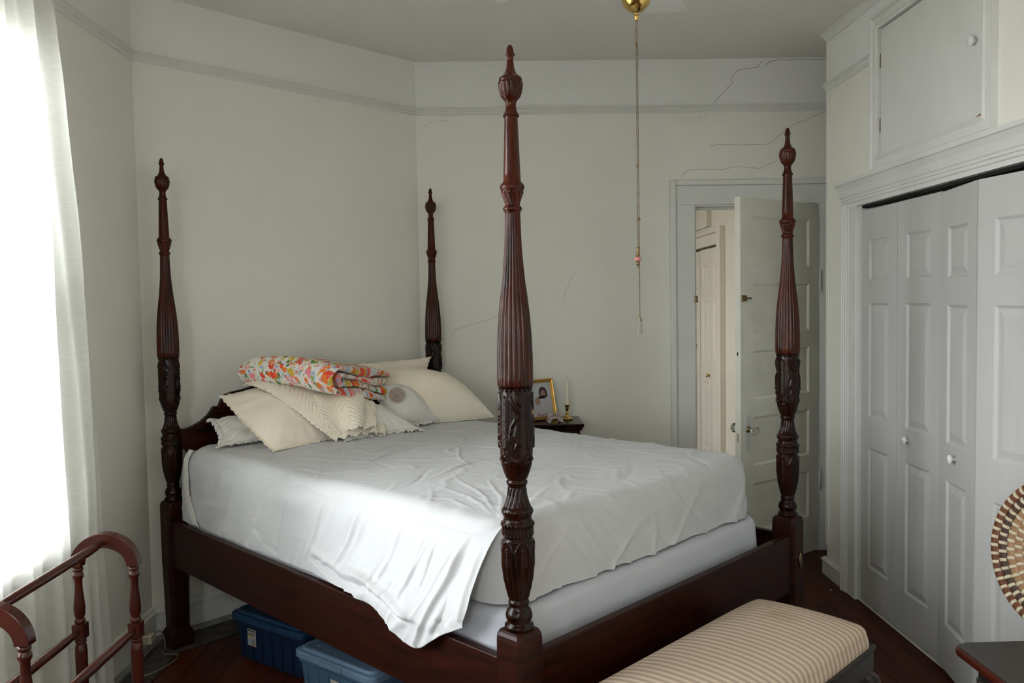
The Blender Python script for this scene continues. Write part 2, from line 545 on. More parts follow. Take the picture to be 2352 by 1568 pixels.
# ------------------------------------------------------------------ room dimensions
X1, X4, Y3, YB = -1.514, 1.705, 4.637, -1.7      # left wall, closet wall, far wall, wall behind the viewer
YC = 4.212                                        # far end of the closet box
XR = 2.45                                         # true right wall behind the closet
HC, HR = 2.779, 2.525
A2, B2 = Vector((X1, 3.549, 0)), Vector((-0.426, Y3, 0))
T = 0.12


def wall_with_holes(name, A, B, z0, z1, holes, mats, thick=T, split=None, extra=(0, 0)):
    """plane wall from A to B; holes: (s0, s1, z0, z1) along A-B; thick: outward depth;
    split: height from which the second material starts"""
    A, B = Vector(A), Vector(B)
    L = (B - A).length
    d = (B - A).normalized()
    nrm = Vector((d.y, -d.x, 0))           # the room lies on this side
    ss = sorted({-extra[0], L + extra[1]} | {h[0] for h in holes} | {h[1] for h in holes})
    zz = sorted({z0, z1} | {h[2] for h in holes} | {h[3] for h in holes} | ({split} if split else set()))
    mb = MB()
    for i in range(len(ss) - 1):
        for j in range(len(zz) - 1):
            sc_, zc = (ss[i] + ss[i + 1]) / 2, (zz[j] + zz[j + 1]) / 2
            if any(h[0] < sc_ < h[1] and h[2] < zc < h[3] for h in holes):
                continue
            mi = 1 if (split and zc > split) else 0
            P = [A + d * s_ + Vector((0, 0, z_)) for s_, z_ in ((ss[i], zz[j]), (ss[i + 1], zz[j]), (ss[i + 1], zz[j + 1]), (ss[i], zz[j + 1]))]
            Q = [p - nrm * thick for p in P]
            mb.add(P, [(0, 1, 2, 3)], mi)
            mb.add(Q, [(3, 2, 1, 0)], mi)
    for h in holes:
        c = [(h[0], h[2]), (h[1], h[2]), (h[1], h[3]), (h[0], h[3])]
        for k in range(4):
            a, b = c[k], c[(k + 1) % 4]
            p = A + d * a[0] + Vector((0, 0, a[1])); q = A + d * b[0] + Vector((0, 0, b[1]))
            mb.add([p, q, q - nrm * thick, p - nrm * thick], [(0, 1, 2, 3)], 0)
    c = [(-extra[0], z0), (L + extra[1], z0), (L + extra[1], z1), (-extra[0], z1)]
    for k in range(4):
        a, b = c[k], c[(k + 1) % 4]
        p = A + d * a[0] + Vector((0, 0, a[1])); q = A + d * b[0] + Vector((0, 0, b[1]))
        mb.add([p, q, q - nrm * thick, p - nrm * thick], [(0, 1, 2, 3)], 0)
    return struct(mb.build(name, mats, fixn=False))


WIN1 = (1.40, 2.775, 0.66, 2.36)      # window behind the sheer curtain: y0, y1, z0, z1 on the left wall
WINB_ADDED = (-1.30, -0.72, 0.75, 2.35)    # unseen window added behind the viewer for its light: x0, x1, z0, z1
WIN2 = (-0.75, 0.45, 0.66, 2.46)     # its twin further down the left wall, beside the viewer
wall_with_holes('wall_left', (X1, YB, 0), (X1, A2.y, 0), 0, HC,
                [(WIN1[0] - YB, WIN1[1] - YB, WIN1[2], WIN1[3]), (WIN2[0] - YB, WIN2[1] - YB, WIN2[2], WIN2[3])],
                [M_wall, M_frieze], split=HR, extra=(0.1, 0.0))
wall_with_holes('wall_headboard', A2, B2, 0, HC, [], [M_wall, M_frieze], split=HR, extra=(0.0, 0.0))
DO = (1.121, 1.812, 0.0, 1.972)      # doorway to the next room
wall_with_holes('wall_back', (B2.x, Y3, 0), (XR, Y3, 0), 0, HC, [(DO[0] - B2.x, DO[1] - B2.x, -0.001, DO[3])],
                [M_wall, M_frieze], split=HR, extra=(0.0, 0.1))
wall_with_holes('wall_front', (XR, YB, 0), (X1, YB, 0), 0, HC, [(XR - WINB_ADDED[1], XR - WINB_ADDED[0], WINB_ADDED[2], WINB_ADDED[3])],
                [M_wall, M_frieze], split=HR, extra=(0.1, 0.1))
# closet wall: opening of the folding doors and the opening of the cupboard above
CL = (2.435, 3.835, 0.0, 1.865)
CU = (2.850, 3.632, 2.062, 2.612)
LC = YC - YB
wall_with_holes('wall_right', (X4, YC, 0), (X4, YB, 0), 0, HC,
                [(YC - CL[1], YC - CL[0], -0.001, CL[3]), (YC - CU[1], YC - CU[0], CU[2], CU[3])],
                [M_wall, M_frieze], split=HR, thick=0.10)
mb = MB()
mb.box(X4 + 0.1, XR, YC - 0.10, YC, 0, HC)
mb.box(X4 + 0.06, XR, 2.30, 2.40, 0, HC)
mb.box(XR - 0.3, XR - 0.2, 2.40, YC - 0.10, 0, HC)
mb.box(X4 + 0.1, XR - 0.3, 2.40, YC - 0.10, 1.93, 2.03)
struct(mb.build('wall_closet', M_wall))
struct(MB().box(XR, XR + 0.1, YC - 0.1, Y3 + 0.1, 0, HC).build('wall_alcove', M_wall))
struct(MB().box(X1 - 0.3, XR + 0.3, YB - 0.3, Y3 + 0.12, HC, HC + 0.12).build('ceiling', M_ceil))

# floor: sub-floor and the single boards, which run towards the far wall
fl_o = struct(MB().box(X1 - 0.1, XR + 0.1, YB - 0.1, Y3 + 0.12, -0.06, -0.019).build('floor', M_dark))
BW = 0.083
x = X1 + 0.002
planks = {}
k = 0
while x < XR - 0.01:
    y = YB
    cuts = [YB]
    yy = YB + rnd.uniform(0.7, 2.6)
    while yy < Y3 - 0.5:
        cuts.append(yy); yy += rnd.uniform(1.5, 2.9)
    cuts.append(Y3 + 0.115)
    for a, b in zip(cuts[:-1], cuts[1:]):
        # boards that lie wholly under the walls are not needed
        mb = MB().box(x + 0.0008, x + BW - 0.0008, a + 0.0008, b - 0.0008, -0.018 , -0.0002 * rnd.uniform(0, 4) - 0.0001)
        o = mb.build('plank', [M_plank_a, M_plank_b, M_plank_c][rnd.randrange(3)], fl_o)
    x += BW
    k += 1

# ground outside the windows
tag(struct(MB().box(-40, 40, -40, 40, -1.0, -0.9).build('ground', M_ground)))

# ------------------------------------------------------------------ mouldings of the room
RAILP = [(0, 0), (0.006, 0), (0.012, 0.008), (0.012, 0.016), (0.016, 0.018), (0.016, 0.026), (0.024, 0.031), (0.024, 0.040), (0, 0.040)]
BASEP = [(0, 0), (0.018, 0), (0.018, 0.112), (0.024, 0.116), (0.024, 0.128), (0.016, 0.136), (0.012, 0.148), (0, 0.151)]
QRP = [(0, 0), (0.034, 0), (0.033, 0.008), (0.029, 0.015), (0.0185, 0.022), (0, 0.022)]


def mould(name, prof, A, B, nrm, z, m=M_trim, ea=0.0, eb=0.0, parent=None):
    mb = MB().molding(prof, (A[0], A[1], z), (B[0], B[1], z), nrm, ea=ea, eb=eb)
    o = mb.build(name, m, parent)
    if parent is None: struct(o)
    return o


dg = (1 / math.sqrt(2), -1 / math.sqrt(2), 0)
t45 = math.tan(PI / 8)
ZR = HR - 0.040
mould('trim_1', RAILP, (X1, YB), (X1, A2.y), (1, 0, 0), ZR, eb=t45)
mould('trim_2', RAILP, A2, B2, dg, ZR, ea=t45, eb=t45)
mould('trim_3', RAILP, (B2.x, Y3), (XR, Y3), (0, -1, 0), ZR, ea=t45)
mould('trim_4', RAILP, (X4, YC), (X4, CU[1] + 0.075), (-1, 0, 0), ZR, ea=-1)
mould('trim_5', RAILP, (XR, YC), (X4, YC), (0, 1, 0), ZR, eb=-1)
CROWNP = [(0, 0), (0.006, 0), (0.010, 0.008), (0.022, 0.030), (0.028, 0.034), (0.028, 0.044), (0, 0.044)]
mould('trim_6', CROWNP, (X4, YC), (X4, YB), (-1, 0, 0), HC - 0.0445, ea=-1)
mb = MB().prism([(X4 - 0.0065, YC - 0.030), (X4 - 0.0065, YC + 0.004), (X4 - 0.002, YC + 0.0075), (X4 + 0.034, YC + 0.0075), (X4 + 0.034, YC + 0.0005), (X4 - 0.0003, YC + 0.0005), (X4 - 0.0003, YC - 0.030)],
                0.16, HC - 0.046, axis='z')
struct(mb.build('trim_7', M_wall, bevel=0.002))
mould('baseboard_left', BASEP, (X1, YB), (X1, A2.y), (1, 0, 0), 0.0, eb=t45)
mould('baseboard_headboard', BASEP, A2, B2, dg, 0.0, ea=t45, eb=t45)
mould('baseboard_back', BASEP, (B2.x, Y3), (DO[0] - 0.142, Y3), (0, -1, 0), 0.0, ea=t45)
mould('baseboard_right', [(a, b * 0.62) for a, b in BASEP], (X4, YC), (X4, CL[1] + 0.143), (-1, 0, 0), 0.0, ea=-1)
mould('baseboard_closet', [(a, b * 0.62) for a, b in BASEP], (XR, YC), (X4, YC), (0, 1, 0), 0.0, eb=-1)
mould('trim_8', QRP, (X1, YB), (X1, A2.y), (1, 0, 0), 0.0005, m=M_dust, eb=t45)
mould('trim_9', QRP, A2, B2, dg, 0.0005, m=M_dust, ea=t45, eb=t45)
# a strip of worn, unvarnished boards along the skirting
mb = MB()
mb.add([(X1 + 0.03, 2.9, 0.0015), (X1 + 0.16, 2.9, 0.0015), (X1 + 0.15, 3.40, 0.0015), (-0.38, Y3 - 0.21, 0.0015), (-0.40, Y3 - 0.035, 0.0015), (X1 + 0.03, 3.535, 0.0015)],
       [(0, 1, 2, 5), (2, 3, 4, 5)])
struct(mb.build('trim_10', M_worn))

# ------------------------------------------------------------------ plaster cracks
CR = [[(1.237, 2.536), (1.273, 2.579), (1.342, 2.646), (1.332, 2.674), (1.372, 2.717), (1.482, 2.73), (1.505, 2.765)],
      [(1.521, 2.739), (1.55, 2.762), (1.592, 2.770), (1.66, 2.768), (1.726, 2.771), (1.80, 2.767), (1.861, 2.766)],
      [(1.150, 2.43), (1.163, 2.456), (1.207, 2.482)],
      [(1.211, 2.301), (1.26, 2.305), (1.40, 2.302), (1.542, 2.304), (1.628, 2.37), (1.677, 2.408), (1.751, 2.436), (1.86, 2.482)],
      [(1.043, 2.127), (1.088, 2.167), (1.137, 2.169), (1.284, 2.167), (1.358, 2.183), (1.493, 2.169), (1.603, 2.221)],
      [(0.381, 1.409), (0.385, 1.46), (0.39, 1.502), (0.42, 1.56), (0.445, 1.603)],
      [(-0.332, 1.235), (-0.259, 1.25), (-0.221, 1.299), (-0.049, 1.345), (0.02, 1.376)],
      [(-0.4, 2.41), (-0.355, 2.45), (-0.247, 2.456)]]
wb_o = bpy.data.objects['wall_back']
for i, c in enumerate(CR):
    mb = MB()
    w = [0.0030, 0.0034, 0.0014, 0.0022, 0.0020, 0.0014, 0.0014, 0.0013][i]
    P = []
    for (a, b), (c_, d_) in zip(c[:-1], c[1:]):
        for t in np.linspace(0, 1, 6)[:-1]:
            P.append((a + (c_ - a) * t, b + (d_ - b) * t))
    P.append(c[-1])
    P = [(a + 0.003 * nz((a, b, i), 40), b + 0.003 * nz((b, a, i), 45, 3)) for a, b in P]
    Q = []
    for j, (a, b) in enumerate(P):
        a0, b0 = P[max(j - 1, 0)]; a1, b1 = P[min(j + 1, len(P) - 1)]
        L = math.hypot(a1 - a0, b1 - b0) + 1e-9
        nx, nz_ = -(b1 - b0) / L, (a1 - a0) / L
        ww = w * 0.5 * (0.7 + 0.6 * abs(nz((a, b, 0), 60))) * (0.35 if j in (0, len(P) - 1) else 1)
        Q.append([(a + nx * ww, Y3 - 0.0006, b + nz_ * ww), (a - nx * ww, Y3 - 0.0006, b - nz_ * ww)])
    mb.grid(np.array(Q), smooth=False)
    mb.build('plaster_crack', M_crack, wb_o)

# ------------------------------------------------------------------ doorway and the open door
CASP = 0.020


def casing(parent, side_pts, m):
    for a in side_pts:
        MB().box(*a).build('casing_board', m, parent, bevel=0.0025)


def doorway(name, x0, x1, zt, yf, sgn, m, cw=0.107, bb=0.032):
    """casing boards with a raised outer band on the plane y = yf, facing sgn"""
    e = empty(name, ((x0 + x1) / 2, yf, 0))
    e['kind'] = 'structure'
    ox, oy = (x0 + x1) / 2, yf
    ya, yb_ = sorted((0.0, sgn * CASP)); yc_, yd = sorted((0.0, sgn * (CASP + 0.014)))
    for s_ in (-1, 1):
        a, b = (x0 - cw, x0) if s_ < 0 else (x1, x1 + cw)
        MB().box(a - ox, b - ox, ya, yb_, 0, zt).build('casing_board', m, e, bevel=0.002)
        a, b = (x0 - cw - bb, x0 - cw) if s_ < 0 else (x1 + cw, x1 + cw + bb)
        MB().box(a - ox, b - ox, yc_, yd, 0, zt + 0.105 + bb).build('casing_band', m, e, bevel=0.006, seg=3)
    MB().box(x0 - cw - ox, x1 + cw - ox, ya, yb_, zt + 0.0006, zt + 0.105).build('casing_board', m, e, bevel=0.002)
    MB().box(x0 - cw - ox, x1 + cw - ox, yc_, yd, zt + 0.1055, zt + 0.105 + bb).build('casing_band', m, e, bevel=0.006, seg=3)
    return e


dw = doorway('door_frame', DO[0], DO[1], DO[3], Y3, -1, M_trim)
dw.name = 'trim_11'
ox, oy = dw.location.x, dw.location.y
# jamb lining and stops inside the wall
for a in ((DO[0] - ox, DO[0] + 0.010 - ox, 0.0005, T, 0.0, DO[3]), (DO[1] - 0.010 - ox, DO[1] - ox, 0.0005, T, 0, DO[3]), (DO[0] + 0.01 - ox, DO[1] - 0.01 - ox, 0.0005, T, DO[3] - 0.010, DO[3])):
    MB().box(*a).build('jamb', M_trim, dw)
for a in ((DO[0] + 0.010 - ox, DO[0] + 0.022 - ox, 0.045, 0.08, 0.0, DO[3] - 0.01), (DO[1] - 0.022 - ox, DO[1] - 0.010 - ox, 0.045, 0.08, 0, DO[3] - 0.01), (DO[0] + 0.022 - ox, DO[1] - 0.022 - ox, 0.045, 0.08, DO[3] - 0.022, DO[3] - 0.010)):
    MB().box(*a).build('door_stop', M_trim, dw, bevel=0.002)
MB().box(DO[0] - 0.006 - ox, DO[0] + 0.012 - ox, -0.032, -0.0205, 1.425, 1.462).build('latch_keeper', M_oldbrass, dw, bevel=0.003)
MB().box(DO[0] + 0.0101 - ox, DO[0] + 0.0135 - ox, 0.002, 0.03, 1.165, 1.190).build('strike_plate', M_oldbrass, dw, bevel=0.001)


def panelled(w, h, t, panels, slope, depth, raised, field=None, m=M_door, mp=None, name='leaf', parent=None, both=True):
    """door leaf in local coordinates: x 0..w, z 0..h, y -t/2..t/2; panels: (x0, x1, z0, z1).
    The frame has sloped openings; each panel is a mesh of its own (raised: with a raised field)"""
    xs = sorted({0, w} | {p[0] for p in panels} | {p[1] for p in panels})
    zs = sorted({0, h} | {p[2] for p in panels} | {p[3] for p in panels})
    mb = MB()
    for sg in (-1, 1):
        if sg > 0 and not both:
            mb.add([(0, t / 2, 0), (w, t / 2, 0), (w, t / 2, h), (0, t / 2, h)], [(3, 2, 1, 0)])
            continue
        y = sg * t / 2
        for i in range(len(xs) - 1):
            for j in range(len(zs) - 1):
                xc, zc = (xs[i] + xs[i + 1]) / 2, (zs[j] + zs[j + 1]) / 2
                if any(p[0] < xc < p[1] and p[2] < zc < p[3] for p in panels): continue
                q = [(xs[i], y, zs[j]), (xs[i + 1], y, zs[j]), (xs[i + 1], y, zs[j + 1]), (xs[i], y, zs[j + 1])]
                mb.add(q, [(0, 1, 2, 3) if sg < 0 else (3, 2, 1, 0)])
        for (a, b, c, d) in panels:
            o_ = [(a, y, c), (b, y, c), (b, y, d), (a, y, d)]
            yi = sg * (t / 2 - depth)
            i_ = [(a + slope, yi, c + slope), (b - slope, yi, c + slope), (b - slope, yi, d - slope), (a + slope, yi, d - slope)]
            mb.add(o_ + i_, [((k, (k + 1) % 4, 4 + (k + 1) % 4, 4 + k) if sg < 0 else (4 + k, 4 + (k + 1) % 4, (k + 1) % 4, k)) for k in range(4)])
    e = [(0, 0), (w, 0), (w, h), (0, h)]
    for k in range(4):
        a, b = e[k], e[(k + 1) % 4]
        mb.add([(a[0], -t / 2, a[1]), (b[0], -t / 2, b[1]), (b[0], t / 2, b[1]), (a[0], t / 2, a[1])], [(3, 2, 1, 0)])
    lf = mb.build(name, m, parent, fixn=False)
    for (a, b, c, d) in panels:
        pm = MB()
        a, b, c, d = a + slope, b - slope, c + slope, d - slope
        for sg in ((-1, 1) if both else (-1,)):
            y = sg * (t / 2 - depth)
            fl_ = field or 0
            if raised:
                y2 = sg * (t / 2 - depth + raised)
                rings = [((a, b, c, d), y), ((a + 0.004, b - 0.004, c + 0.004, d - 0.004), y), ((a + fl_, b - fl_, c + fl_, d - fl_), y2)]
            else:
                rings = [((a, b, c, d), y)]
            pts = []
            for (p, q, r_, s_), yy in rings:
                pts += [(p, yy, r_), (q, yy, r_), (q, yy, s_), (p, yy, s_)]
            fs = []
            for g in range(len(rings) - 1):
                for k in range(4):
                    f = (4 * g + k, 4 * g + (k + 1) % 4, 4 * g + 4 + (k + 1) % 4, 4 * g + 4 + k)
                    fs.append(f if sg < 0 else f[::-1])
            g = 4 * (len(rings) - 1)
            fs.append((g, g + 1, g + 2, g + 3) if sg < 0 else (g + 3, g + 2, g + 1, g))
            pm.add(pts, fs)
        pm.build('panel', mp or m, lf, fixn=False)
    return lf


# leaf hinged at the right jamb, ajar into this room
LW, LT, LH = 0.695, 0.035, 1.955
phi = math.radians(35.8)
door = empty('door_1', (DO[1] - 0.006, Y3 - 0.012, 0.008))
door['kind'] = 'structure'
# local x runs from the hinge to the free edge; local -y faces the viewer
door.rotation_euler = (0, 0, PI + phi)
panels = []
for k in range(5):
    zt = LH - 0.093 - 0.350 * k
    panels.append((0.090, LW - 0.105, zt - 0.257, zt))
lf = panelled(LW, LH, LT, panels, 0.012, 0.009, 0, m=M_door, name='leaf', parent=door)
lf.location = (0, 0.0, 0)
FY = 1   # after the half-turn the room face is local +y
yf = LT / 2
mb = MB()
mb.prism([(LW - 0.074, 0.655), (LW - 0.066, 0.640), (LW - 0.054, 0.636), (LW - 0.042, 0.640), (LW - 0.034, 0.655), (LW - 0.030, 0.675), (LW - 0.036, 0.69), (LW - 0.036, 0.80), (LW - 0.030, 0.815), (LW - 0.034, 0.832), (LW - 0.054, 0.842), (LW - 0.074, 0.832), (LW - 0.078, 0.815), (LW - 0.072, 0.80), (LW - 0.072, 0.69), (LW - 0.078, 0.675)], yf + 0.0003, yf + 0.004, axis='y')
tag(mb.build('knob_plate', M_trim, door, bevel=0.0015), 'white painted escutcheon plate')
for sg in (1, -1):
    Mk = Matrix.Translation((LW - 0.054, sg * yf, 0.755)) @ Matrix.Rotation(-sg * PI / 2, 4, 'X')
    nb = MB().lathe([(0.016, 0.004), (0.017, 0.007), (0.010, 0.011), (0.008, 0.022), (0.011, 0.026)], 20, M=Mk)
    kb = nb.build('knob_shank', M_oldbrass, door)
    g = MB().lathe([(0.010, 0.0262), (0.020, 0.030), (0.026, 0.040), (0.026, 0.050), (0.020, 0.058), (0.0, 0.060)], 12, M=Mk, smooth=False)
    g.build('knob', M_glass, kb)
    tag(bpy.data.objects[kb.name].children[0], 'faceted clear glass knob')
MB().box(LW - 0.0025, LW + 0.0012, -0.007, 0.007, 0.690, 0.735).build('latch_plate', M_plug, door, bevel=0.0008)
MB().box(LW - 0.048, LW - 0.004, yf + 0.0003, yf + 0.006, 1.42, 1.452).build('surface_bolt', M_oldbrass, door, bevel=0.002).location = (0, 0, 0)
b_ = MB().tube([(LW - 0.078, yf + 0.009, 1.436), (LW - 0.006, yf + 0.009, 1.436)], 0.0045, 10).build('bolt_bar', M_oldbrass, bpy.data.objects['surface_bolt'])
MB().box(LW - 0.0015, LW + 0.001, -0.004, 0.003, 1.14, 1.158).build('catch', M_dark, door)
for z in (1.53, 0.40):
    hg = MB().tube([(-0.002, yf + 0.008, z - 0.05), (-0.002, yf + 0.008, z + 0.05)], 0.0065, 10)
    for q in (-0.0565, 0.0565):
        hg.lathe([(0.0, q - 0.006), (0.006, q - 0.004), (0.006, q + 0.004), (0.0, q + 0.006)], 10, M=Matrix.Translation((-0.002, yf + 0.008, z)))
    h_ = hg.build('hinge', M_trim, door)
    kn = MB()
    for q in (-0.03, -0.01, 0.01, 0.03):
        kn.lathe([(0.0068, q - 0.0008), (0.0068, q + 0.0008)], 10, M=Matrix.Translation((-0.002, yf + 0.008, z)))
    kn.build('hinge_gap', M_dust, h_)

# ------------------------------------------------------------------ next room, seen through the doorway
YN0, YN1, XN0, XN1 = Y3 + T, 8.6, -1.6, 1.75
struct(MB().box(XN0, XN1 + 0.5, YN0, YN1, -0.06, -0.002).build('floor_next_room', M_plank_b))
struct(MB().box(XN0 - 0.1, XN1 + 0.6, YN0, YN1 + 0.1, HC, HC + 0.1).build('ceiling_next_room', M_warmlit))
struct(MB().box(XN0 - 0.1, XN1 + 0.6, YN1, YN1 + 0.1, 0, HC).build('wall_far_next_room', M_warmlit))
NO = (6.36, 7.72, 0.0, 1.872)
NC = (6.72, 7.55, 2.09, 2.60)
WINN_ADDED = (5.6, 6.4, 0.9, 2.3)  # unseen window opening added to light the next room
wall_with_holes('wall_right_next_room', (XN1, YN1, 0), (XN1, YN0, 0), 0, HC, [(YN1 - NO[1], YN1 - NO[0], -0.001, NO[3]), (YN1 - NC[1], YN1 - NC[0], NC[2], NC[3])], [M_warmlit, M_warmlit], thick=0.1)
struct(MB().box(XN1 + 0.1, XN1 + 0.5, YN0, YN1, 0, HC).build('wall_closet_next_room', M_warmlit))
wall_with_holes('wall_left_next_room', (XN0, YN0, 0), (XN0, YN1, 0), 0, HC, [(WINN_ADDED[0] - YN0, WINN_ADDED[1] - YN0, WINN_ADDED[2], WINN_ADDED[3])], [M_warmlit, M_warmlit], thick=0.1)
struct(MB().box(XN0 - 0.1, B2.x - 0.1, YN0, YN0 + 0.05, 0, HC).build('wall_near_next_room', M_warmlit))


def closet_doors(name, edges, h, z0, m, knobs, parent_kind='structure', t=0.030, kn_z=0.83):
    """edges: list of plan points; every pair of neighbours is one folding leaf with three raised panels"""
    e = empty(name, (edges[0][0], edges[0][1], z0))
    e['kind'] = 'structure'
    for i, (a, b) in enumerate(zip(edges[:-1], edges[1:])):
        a, b = Vector((*a, 0)), Vector((*b, 0))
        w = (b - a).length - 0.004
        lf_ = panelled(w, h, t, [(0.075, w - 0.075, h - 0.137 - 0.188, h - 0.137), (0.075, w - 0.075, 0.875, h - 0.137 - 0.188 - 0.102), (0.075, w - 0.075, 0.175, 0.735)],
                       0.010, 0.008, 0.007, field=0.030, m=m, name='leaf', parent=e, both=False)
        d = (b - a).normalized()
        lf_.location = (a.x - edges[0][0] + d.x * 0.002, a.y - edges[0][1] + d.y * 0.002, 0)
        lf_.rotation_euler = (0, 0, math.atan2(d.y, d.x))
        if i in knobs:
            xk = w * knobs[i]
            Mk = Matrix.Translation((xk, -t / 2, kn_z)) @ Matrix.Rotation(PI / 2, 4, 'X')
            kb = MB().lathe([(0.008, 0.0), (0.007, 0.010), (0.010, 0.014), (0.0165, 0.017), (0.0175, 0.022), (0.014, 0.027), (0.0, 0.029)], 20, M=Mk)
            kb.build('knob', M_white if m is M_bifold else M_brass, lf_)
            tag(lf_.children[-1], 'small round white knob' if m is M_bifold else 'small brass knob')
    return e


# folding closet doors of this room: first pair flat, second pair slightly folded into the room
ex_ = X4 + 0.018
W_ = 0.344
P0 = Vector((ex_, CL[1] - 0.010))
P1 = P0 + Vector((0.000, -W_)); P2 = P1 + Vector((0.002, -W_))
P3 = Vector((ex_ - 0.004, P2.y - 0.006)); P4 = P3 + W_ * Vector((-math.sin(math.radians(10)), -math.cos(math.radians(10))))
P5 = Vector((ex_, P4.y - W_ * math.cos(math.radians(10))))
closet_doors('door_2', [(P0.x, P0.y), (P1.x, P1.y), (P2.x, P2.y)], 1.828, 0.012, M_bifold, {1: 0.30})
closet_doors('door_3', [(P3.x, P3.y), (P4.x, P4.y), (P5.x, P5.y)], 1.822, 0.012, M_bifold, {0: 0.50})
# bifold track
struct(MB().box(ex_ - 0.012, ex_ + 0.014, P5.y, CL[1] - 0.001, 1.853, 1.8645).build('trim_12', M_dark))
# casing of the closet opening: beaded boards and a deep head moulding
cs = empty('trim_13', (X4, CL[1], 0)); cs['kind'] = 'structure'
for s_, y0 in ((1, 0.0), (-1, CL[0] - CL[1])):
    MB().box(-0.021, -0.0003, min(y0, y0 + s_ * 0.078), max(y0, y0 + s_ * 0.078), 0, CL[3]).build('casing_board', M_trim, cs, bevel=0.003)
    for k in range(4):
        a = y0 + s_ * (0.079 + 0.0155 * k)
        MB().box(-0.022 - 0.004 * k, -0.0003, min(a, a + s_ * 0.0148), max(a, a + s_ * 0.0148), 0, CL[3] + 0.02).build('casing_bead', M_trim, cs, bevel=0.005, seg=3)
HEADP = [(0, 0), (0.020, 0), (0.020, 0.018), (0.026, 0.022), (0.026, 0.034), (0.031, 0.037), (0.031, 0.046), (0.036, 0.052), (0.044, 0.082), (0.056, 0.104), (0.062, 0.108), (0.062, 0.124), (0, 0.124)]
hm = MB().molding(HEADP, (0, 0.150, CL[3] - 0.0), (0, CL[0] - CL[1] - 0.150, CL[3] - 0.0), (-1, 0, 0))
hm.build('head_moulding', M_trim, cs)
MB().box(0.0, 0.10, -0.009, -0.0005, 0, CL[3]).build('jamb', M_trim, cs)

# cupboard above the closet
cu = empty('door_4', (X4, CU[1], CU[2])); cu['kind'] = 'structure'
cw, chh = CU[1] - CU[0], CU[3] - CU[2]
MB().box(-0.004, 0.016, -cw + 0.005, -0.006, 0.004, chh - 0.006).build('cupboard_door', M_trim, cu, bevel=0.0015)
F = 0.066
CP = [(0, 0), (0.018, 0), (0.022, 0.010), (0.016, 0.020), (0.013, 0.050), (0.024, 0.056), (0.024, F), (0, F)]


def frame_side(p0, p1, inward):
    """mitred casing along the edge p0-p1 (y, z); profile grows outward from the opening"""
    A, B = Vector((0, *p0)), Vector((0, *p1))
    d = (B - A).normalized()
    out = Vector((0, *inward))
    va, vb = [], []
    for o_, w_ in CP:
        off = out * w_ + Vector((-o_ - 0.0003, 0, 0))
        va.append(tuple(A + off - d * w_)); vb.append(tuple(B + off + d * w_))
    n = len(CP)
    mb = MB().add(va + vb, [(i, (i + 1) % n, n + (i + 1) % n, n + i) for i in range(n)])
    mb.f += [tuple(range(n))[::-1], tuple(range(n, 2 * n))]; mb.m += [0, 0]; mb.sm += [False, False]
    mb.build('casing_board', M_trim, cu)


frame_side((0, 0), (0, chh), (1, 0))
frame_side((-cw, 0), (-cw, chh), (-1, 0))
frame_side((-cw, 0), (0, 0), (0, -1))
frame_side((-cw, chh), (0, chh), (0, 1))
Mk = Matrix.Translation((-0.004, -cw + 0.060, 0.272)) @ Matrix.Rotation(-PI / 2, 4, 'Y')
MB().lathe([(0.010, 0.0), (0.009, 0.008), (0.016, 0.011), (0.0185, 0.015), (0.0185, 0.021), (0.015, 0.0245), (0.0, 0.026)], 24, M=Mk).build('knob', M_white, cu)
for z in (0.13, 0.41):
    MB().box(-0.006, -0.001, -0.0075, -0.001, z - 0.03, z + 0.03).build('hinge', M_oldbrass, cu)
mb = MB().add([(-0.0046, -cw + 0.008, 0.006), (-0.0046, -cw + 0.058, 0.0052), (-0.0046, -cw + 0.040, 0.010), (-0.0046, -cw + 0.012, 0.015)], [(0, 1, 2, 3)])
tag(mb.build('bare_chip', mat('bare_wood', (0.24, 0.10, 0.045), 0.8), cu), 'chip of missing paint showing bare brown wood')

# closet of the next room
closet_doors('door_5', [(XN1 + 0.02, NO[1] - 0.01), (XN1 + 0.02, 7.395), (XN1 + 0.02, 7.06)], 1.84, 0.012, M_warmlit, {})
closet_doors('door_6', [(XN1 + 0.02, 7.05), (XN1 + 0.02, 6.71), (XN1 + 0.02, NO[0] + 0.01)], 1.845, 0.012, M_warmlit, {0: 0.86}, kn_z=0.80)
n2 = empty('trim_14', (XN1, NO[0], 0)); n2['kind'] = 'structure'
MB().box(-0.045, -0.0003, -0.10, 0.0, 0, NO[3] + 0.13).build('casing_board', M_warmlit, n2, bevel=0.004)
MB().box(-0.022, -0.0003, 0.0005, NO[1] - NO[0] + 0.1, NO[3], NO[3] + 0.09).build('casing_board', M_warmlit, n2, bevel=0.004)
MB().box(-0.042, -0.0003, 0.0005, NO[1] - NO[0] + 0.1, NO[3] + 0.0905, NO[3] + 0.13).build('casing_band', M_warmlit, n2, bevel=0.01)
n3 = empty('door_7', (XN1, NC[0], NC[2])); n3['kind'] = 'structure'
MB().box(-0.004, 0.016, 0.006, NC[1] - NC[0] - 0.006, 0.005, NC[3] - NC[2] - 0.005).build('cupboard_door', M_warmlit, n3, bevel=0.002)
MB().box(-0.040, -0.0003, -0.06, 0.0, -0.06, 0.57).build('casing_board', M_warmlit, n3, bevel=0.004)
MB().box(-0.024, -0.0003, 0.0005, NC[1] - NC[0], -0.06, 0.0).build('casing_board', M_warmlit, n3, bevel=0.004)
MB().box(-0.024, -0.0003, 0.0005, NC[1] - NC[0], 0.51, 0.57).build('casing_board', M_warmlit, n3, bevel=0.004)

